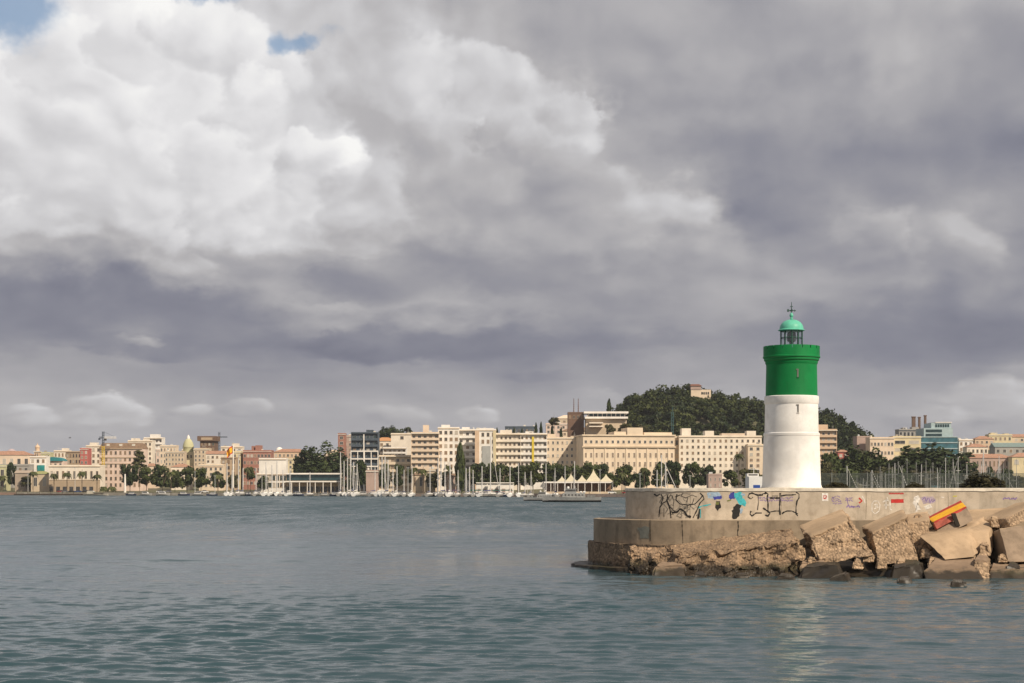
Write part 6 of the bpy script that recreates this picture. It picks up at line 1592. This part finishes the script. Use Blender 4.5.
# ------------------------------------------------------------------ quay furniture
canv = mat('cream_canvas', (.56, .50, .36), .85, .1, .3)
def tents():
    pk = [(562, 476, 8, 'low cream tent peak at the end of the long awning'), (571, 473.5, 10, 'cream tent peak left of the pointed one'), (582, 475, 9, 'broad cream tent peak in the middle of the row'), (593.5, 469, 13, 'tallest pointed cream tent before the palace'), (606, 474, 11, 'last cream tent of the row, next to the palm')]
    for px, yt, w, lab in pk:
        Y = shore(px) + 30; s = Y / FPX; x = wx_(px, Y); r = w*.62*s; zt = wz_(yt, Y) - 1.8; ze = wz_(481.5, Y) - 1.8
        t = thing('marquee', lab, 'marquee', (x, Y, 1.8), 0, 'peaked cream marquees')
        vs = []; n = 6; fs = []
        for i in range(n + 1):
            f = i / n; rr_ = r * (1 - f) ** 1.5 + .05; z = ze + (zt - ze) * f
            vs += [(-rr_, -rr_, z), (rr_, -rr_, z), (rr_, rr_, z), (-rr_, rr_, z)]
        for i in range(n):
            for k in range(4): fs.append((4*i+k, 4*i+(k+1)%4, 4*i+4+(k+1)%4, 4*i+4+k))
        MB().add(vs, fs + [(4*n, 4*n+1, 4*n+2, 4*n+3), (3, 2, 1, 0)]).build('canopy', canv, t)
        for a in (-1, 1):
            for b in (-1, 1): MB().tube([(a*r*.96, b*r*.96, 0), (a*r*.96, b*r*.96, ze)], .1, n=5).build('pole', steel, t)
    Y = shore(580) + 12; s = Y / FPX
    t = thing('terrace_awning', 'long low white awning roof on posts behind the patrol boats', 'awning', (wx_(578, Y), Y, 1.8)); H = lambda py: wz_(py, Y) - 1.8; hw = 34*s
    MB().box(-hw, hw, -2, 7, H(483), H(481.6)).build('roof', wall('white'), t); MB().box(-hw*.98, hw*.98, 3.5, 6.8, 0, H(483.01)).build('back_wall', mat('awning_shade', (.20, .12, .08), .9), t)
    for i in range(11): MB().box(-hw + 2*hw*i/10 - .15, -hw + 2*hw*i/10 + .15, -1.8, -1.5, 0, H(483.01)).build('post', wall('white'), t)
    MB().box(-hw, hw, -2.2, -2.005, .1, 1.3).build('parapet', wall('sand'), t)
tents()
def stalls():
    for i, (a, b, lab) in enumerate(((476, 488, 'white market stall beside the tall cypress'), (488, 500, 'white market stall with a red panel'), (500, 514, 'white market stall nearest the patrol boats'))):
        Y = shore(a) + 16; s = Y / FPX; w = (b - a) * s * .48
        t = thing('market_stall', lab, 'market stall', (wx_((a+b)/2, Y), Y, 1.8), 0, 'white stalls on the promenade'); H = lambda py: wz_(py, Y) - 1.8
        MB().box(-w, w, 0, 3, 0, H(483.2)).build('body', wall('white'), t); MB().box(-w*1.04, w*1.04, -1.0, 3.2, H(483.2)+.01, H(482.4)).build('roof', wall('white'), t)
        for k in range(2):
            x = -w*.5 + w*k; MB().box(x-w*.26, x+w*.26, -.06, .05, .8, 3.0).build('hatch', mat('stall_red', (.32,.09,.06), .8) if (i == 1 and k == 1) else wall('rose'), t)
    for i, (a, b, c, lab) in enumerate(((446, 461, (.10, .07, .12), 'dark purple covered stall by the water'), (468, 484, (.02, .10, .08), 'green covered stall by the water'), (491, 513, (.02, .09, .075), 'longest green covered stall by the water'))):
        Y = shore(a) + 4; s = Y / FPX; w = (b - a) * s * .5
        t = thing('covered_stall', lab, 'stall', (wx_((a+b)/2, Y), Y, 1.8), 0, 'covered stalls on the quay edge'); z = wz_(490, Y) - 1.8
        MB().prism([(-w, z*.8), (-w*.9, z*1.1), (w*.9, z*1.1), (w, z*.8)], 0, 3).build('cover', mat('stall_cover_%d' % i, c, .8), t)
        for x in (-w*.95, 0, w*.95): MB().box(x-.1, x+.1, .1, .3, 0, z*.8).build('post', steel, t)
stalls()
def pole(label, px, yt, Y, r=.16, name='lamp_post', cat='lamp post', base=1.8, head=True, m=None, group=None):
    t = thing(name, label, cat, (wx_(px, Y), Y, base), 0, group); h = wz_(yt, Y) - base
    MB().tube([(0,0,0),(0,0,h)], r, r*.6, n=7).build('pole', m or steel, t)
    if head:
        MB().box(-.9, .9, -.2, .2, h, h + .22).build('lamp_head', m or steel, t)
    return t
pole('thick white obelisk post before the clipped park trees', 125, 474, shore(125) + 10, .9, 'post', 'post', head=False, m=wall('white'))
for px, yt, lab in ((28, 474, 'lamp post beside the gatehouse'), (75, 468, 'lamp post between two palms of the customs hall'), (195, 472, 'lamp post before the rounded green tree'), (215, 476, 'lamp post before the cream corner house'), (262, 472, 'lamp post at the corner of the white pavilion'), (408, 468, 'lamp post before the peach block'), (600, 470, 'lamp post among the cream tents'), (640, 474, 'lamp post left of the palm by the bare poles'), (690, 476, 'lamp post under the hotel trees')):
    pole(lab, px, yt, shore(px) + 12, .2, group='lamp posts along the quay')
def flagpole():
    Y = shore(233) + 30; s = Y / FPX; t = thing('flagpole', 'tall white flagpole with a huge red and yellow flag hanging in folds', 'flagpole', (wx_(233.2, Y), Y, 1.8)); h = wz_(444, Y) - 1.8
    MB().tube([(0,0,0),(0,0,h)], .55, .35, n=8).build('pole', wall('white'), t); MB().lathe([(.2,h),(.6,h+.3),(.2,h+.8)], 8).build('finial', canv, t)
    mb = MB(); n = 14; vs = []; m = 6
    for j in range(m + 1):
        for i in range(n + 1):
            f = i / n; v = j / m
            x = -.4 - f * 6.2*s + v*1.0*s*f; z = h - 1.2 - v * 7.5*s - f * 5.5*s * (f ** .4) * .9
            vs.append((x, 1.1 * math.sin(f * 9 + v * 1.2) * (0.3 + f), z))
    fs = [(j*(n+1)+i, j*(n+1)+i+1, (j+1)*(n+1)+i+1, (j+1)*(n+1)+i) for j in range(m) for i in range(n)]
    mb.add(vs, fs, 0, True)
    for k in range(len(fs)): mb.m[k] = 1 if 0.22 < (k // n + .5) / m < .78 else 0
    mb.build('flag', [mat('flag_red_cloth', (.50, .03, .025), .8), mat('flag_yellow_cloth', (.85, .42, .02), .8)], t)
flagpole()
def crane():
    Y = row(103) + 50; s = Y / FPX; t = thing('tower_crane', 'yellow tower crane with white jib standing before the mansard block', 'crane', (wx_(103.2, Y), Y, 1.8)); ye = mat('crane_yellow', (.70, .48, .02), .6); H = lambda py: wz_(py, Y) - 1.8
    def lattice(mb, p0, p1, w, seg, up):
        p0, p1 = Vector(p0), Vector(p1); d = (p1 - p0); u = Vector(up).normalized(); v = d.normalized().cross(u)
        C4 = [(u*a + v*b) * w for a, b in ((1,1),(1,-1),(-1,-1),(-1,1))]
        for c in C4: mb.tube([p0 + c, p1 + c], .16, n=4)
        for i in range(seg):
            a, b = p0 + d*(i/seg), p0 + d*((i+1)/seg)
            for k in range(4): mb.tube([a + C4[k], b + C4[(k+1) % 4]], .09, n=4)
    m1 = MB(); lattice(m1, (0,0,0), (0,0,H(446)), .75, 20, (1,0,0)); m1.build('mast', ye, t)
    m2 = MB(); lattice(m2, (0,0,H(446)), (0,0,H(431.5)), .6, 6, (1,0,0)); m2.build('tower_head', slate_m, t)
    m3 = MB(); lattice(m3, (.8,0,H(437.6)), (13*s,0,H(437.6)), .55, 9, (0,0,1)); m3.build('jib', wall('white'), t)
    m4 = MB(); lattice(m4, (-.8,0,H(437.6)), (-4*s,0,H(437.6)), .5, 3, (0,0,1)); m4.box(-4.6*s, -3*s, -.7, .7, H(440), H(438.2)); m4.build('counter_jib', slate_m, t)
    m5 = MB(); m5.tube([(0,0,H(431.5)),(12*s,0,H(437))], .07, n=4); m5.build('stay', slate_m, t)
    MB().box(.7, 2.4, -.8, .8, H(440.6), H(438.4)).build('cab', glass, t)
    # a second, farther crane
    Y = row(219) + 300; s = Y / FPX; t = thing('tower_crane', 'dark distant tower crane right of the brown tower block', 'crane', (wx_(219.3, Y), Y, 1.8)); 
    m1 = MB(); lattice(m1, (0,0,0), (0,0,wz_(432, Y)-1.8), .6, 20, (1,0,0)); m1.build('mast', slate_m, t)
    m2 = MB(); lattice(m2, (.6,0,wz_(437,Y)-1.8), (8*s,0,wz_(437,Y)-1.8), .3, 6, (0,0,1)); m2.build('jib', slate_m, t)
    Y = row(672) + 120; s = Y / FPX; t = thing('lift_tower', 'slim blue green lattice tower rising before the wooded hill', 'tower', (wx_(672.5, Y), Y, 1.8)); tm = mat('tower_teal', (.05, .12, .13), .6)
    m1 = MB(); lattice(m1, (0,0,0), (0,0,wz_(412, Y)-1.8), .7, 22, (1,0,0)); m1.build('mast', tm, t); m3 = MB(); m3.tube([(0,0,wz_(412,Y)-1.8),(0,0,wz_(407,Y)-1.8)], .2, n=5); m3.build('spike', tm, t)
crane()
# parked cars before the customs hall
car_b = MB().prism([(-2.1,.35),(2.1,.35),(2.15,.75),(1.5,.95),(-1.9,1.0),(-2.15,.8)], -.85, .85); cab = MB().prism([(-1.7,.97),(1.3,.97),(.6,1.45),(-1.2,1.48)], -.78, .78).mesh('cabin', glass); whl = MB().lathe([(.33,-.1),(.33,.1)], 12).mesh('wheel', dark)
CM = {k: car_b.mesh('body', mat('car_' + k, c, .3, .05, 1, spec=.5)) for k, c in (('red', (.22,.03,.03)), ('white', (.7,.7,.68)), ('grey', (.16,.16,.17)), ('blue', (.03,.06,.16)), ('black', (.02,.02,.022)))}
for px, k, lab in ((60.5, 'red', 'dark red car parked left of the customs hall doors'), (65, 'grey', 'grey car parked next to the dark red car'), (72, 'black', 'black car before the customs hall middle'), (78, 'blue', 'blue car right of the black car'), (85.5, 'black', 'black car parked under the widest palm'), (91, 'white', 'white car near the pink block'), (160, 'white', 'white car by the park trees'), (168, 'grey', 'grey car before the red tiled house'), (205, 'white', 'white car before the corner house'), (380, 'white', 'white car behind the thick masts'), (398, 'grey', 'grey car before the villa'), (612, 'white', 'white car beside the last tent'), (626, 'red', 'red car before the palace'), (634, 'white', 'white van like car before the palace'), (648, 'grey', 'grey car by the bare poles')):
    Y = shore(px) + 9; t = thing('parked_car', lab, 'car', (wx_(px, Y), Y, 1.83), rnd.choice((0, math.pi)), 'cars parked along the quay', (1.15, 1.15, 1.25))
    link('body', CM[k], t); link('cabin', cab, t)
    for a in (-1.3, 1.3):
        for b in (-.8, .8):
            o = link('wheel', whl, t, (a, b, .33)); o.rotation_euler = (R(90), 0, 0)
# a gull in the air over the old town
def gull():
    t = thing('seagull', 'small dark gull flying over the old town', 'bird', at(70, 438, 420)); t.rotation_euler = (0, 0, .4)
    b = MB(); b.tube([(-.32,0,0),(-.1,0,.02),(.15,0,.03),(.34,0,.0)], .085, .03, n=7)
    for sg in (-1, 1):
        b.add([(.12,0,.05),(-.10,0,.05),(-.04,sg*.40,.22),(.13,sg*.38,.22),(-.12,sg*.85,.12),(0,sg*.80,.13)], [(0,1,2,3),(3,2,4,5)])
    b.build('body', mat('gull_grey', (.12,.12,.12), .8), t)
gull()

# ------------------------------------------------------------------ a little sea haze
def haze():
    m = bpy.data.materials.new('sea_haze'); m.use_nodes = True; nt = m.node_tree; nt.nodes.clear()
    o = nt.nodes.new('ShaderNodeOutputMaterial'); v = nt.nodes.new('ShaderNodeVolumePrincipled')
    v.inputs['Density'].default_value = 0.00005; v.inputs['Color'].default_value = (0.86, 0.88, 0.92, 1); v.inputs['Anisotropy'].default_value = 0.2
    nt.links.new(v.outputs[0], o.inputs['Volume'])
    h = MB().box(-3200, 3200, -950, 3800, -3.5, 140).build('haze', m); struct(h, 'stuff')
    m.cycles.homogeneous_volume = True if hasattr(m.cycles, 'homogeneous_volume') else False
haze()
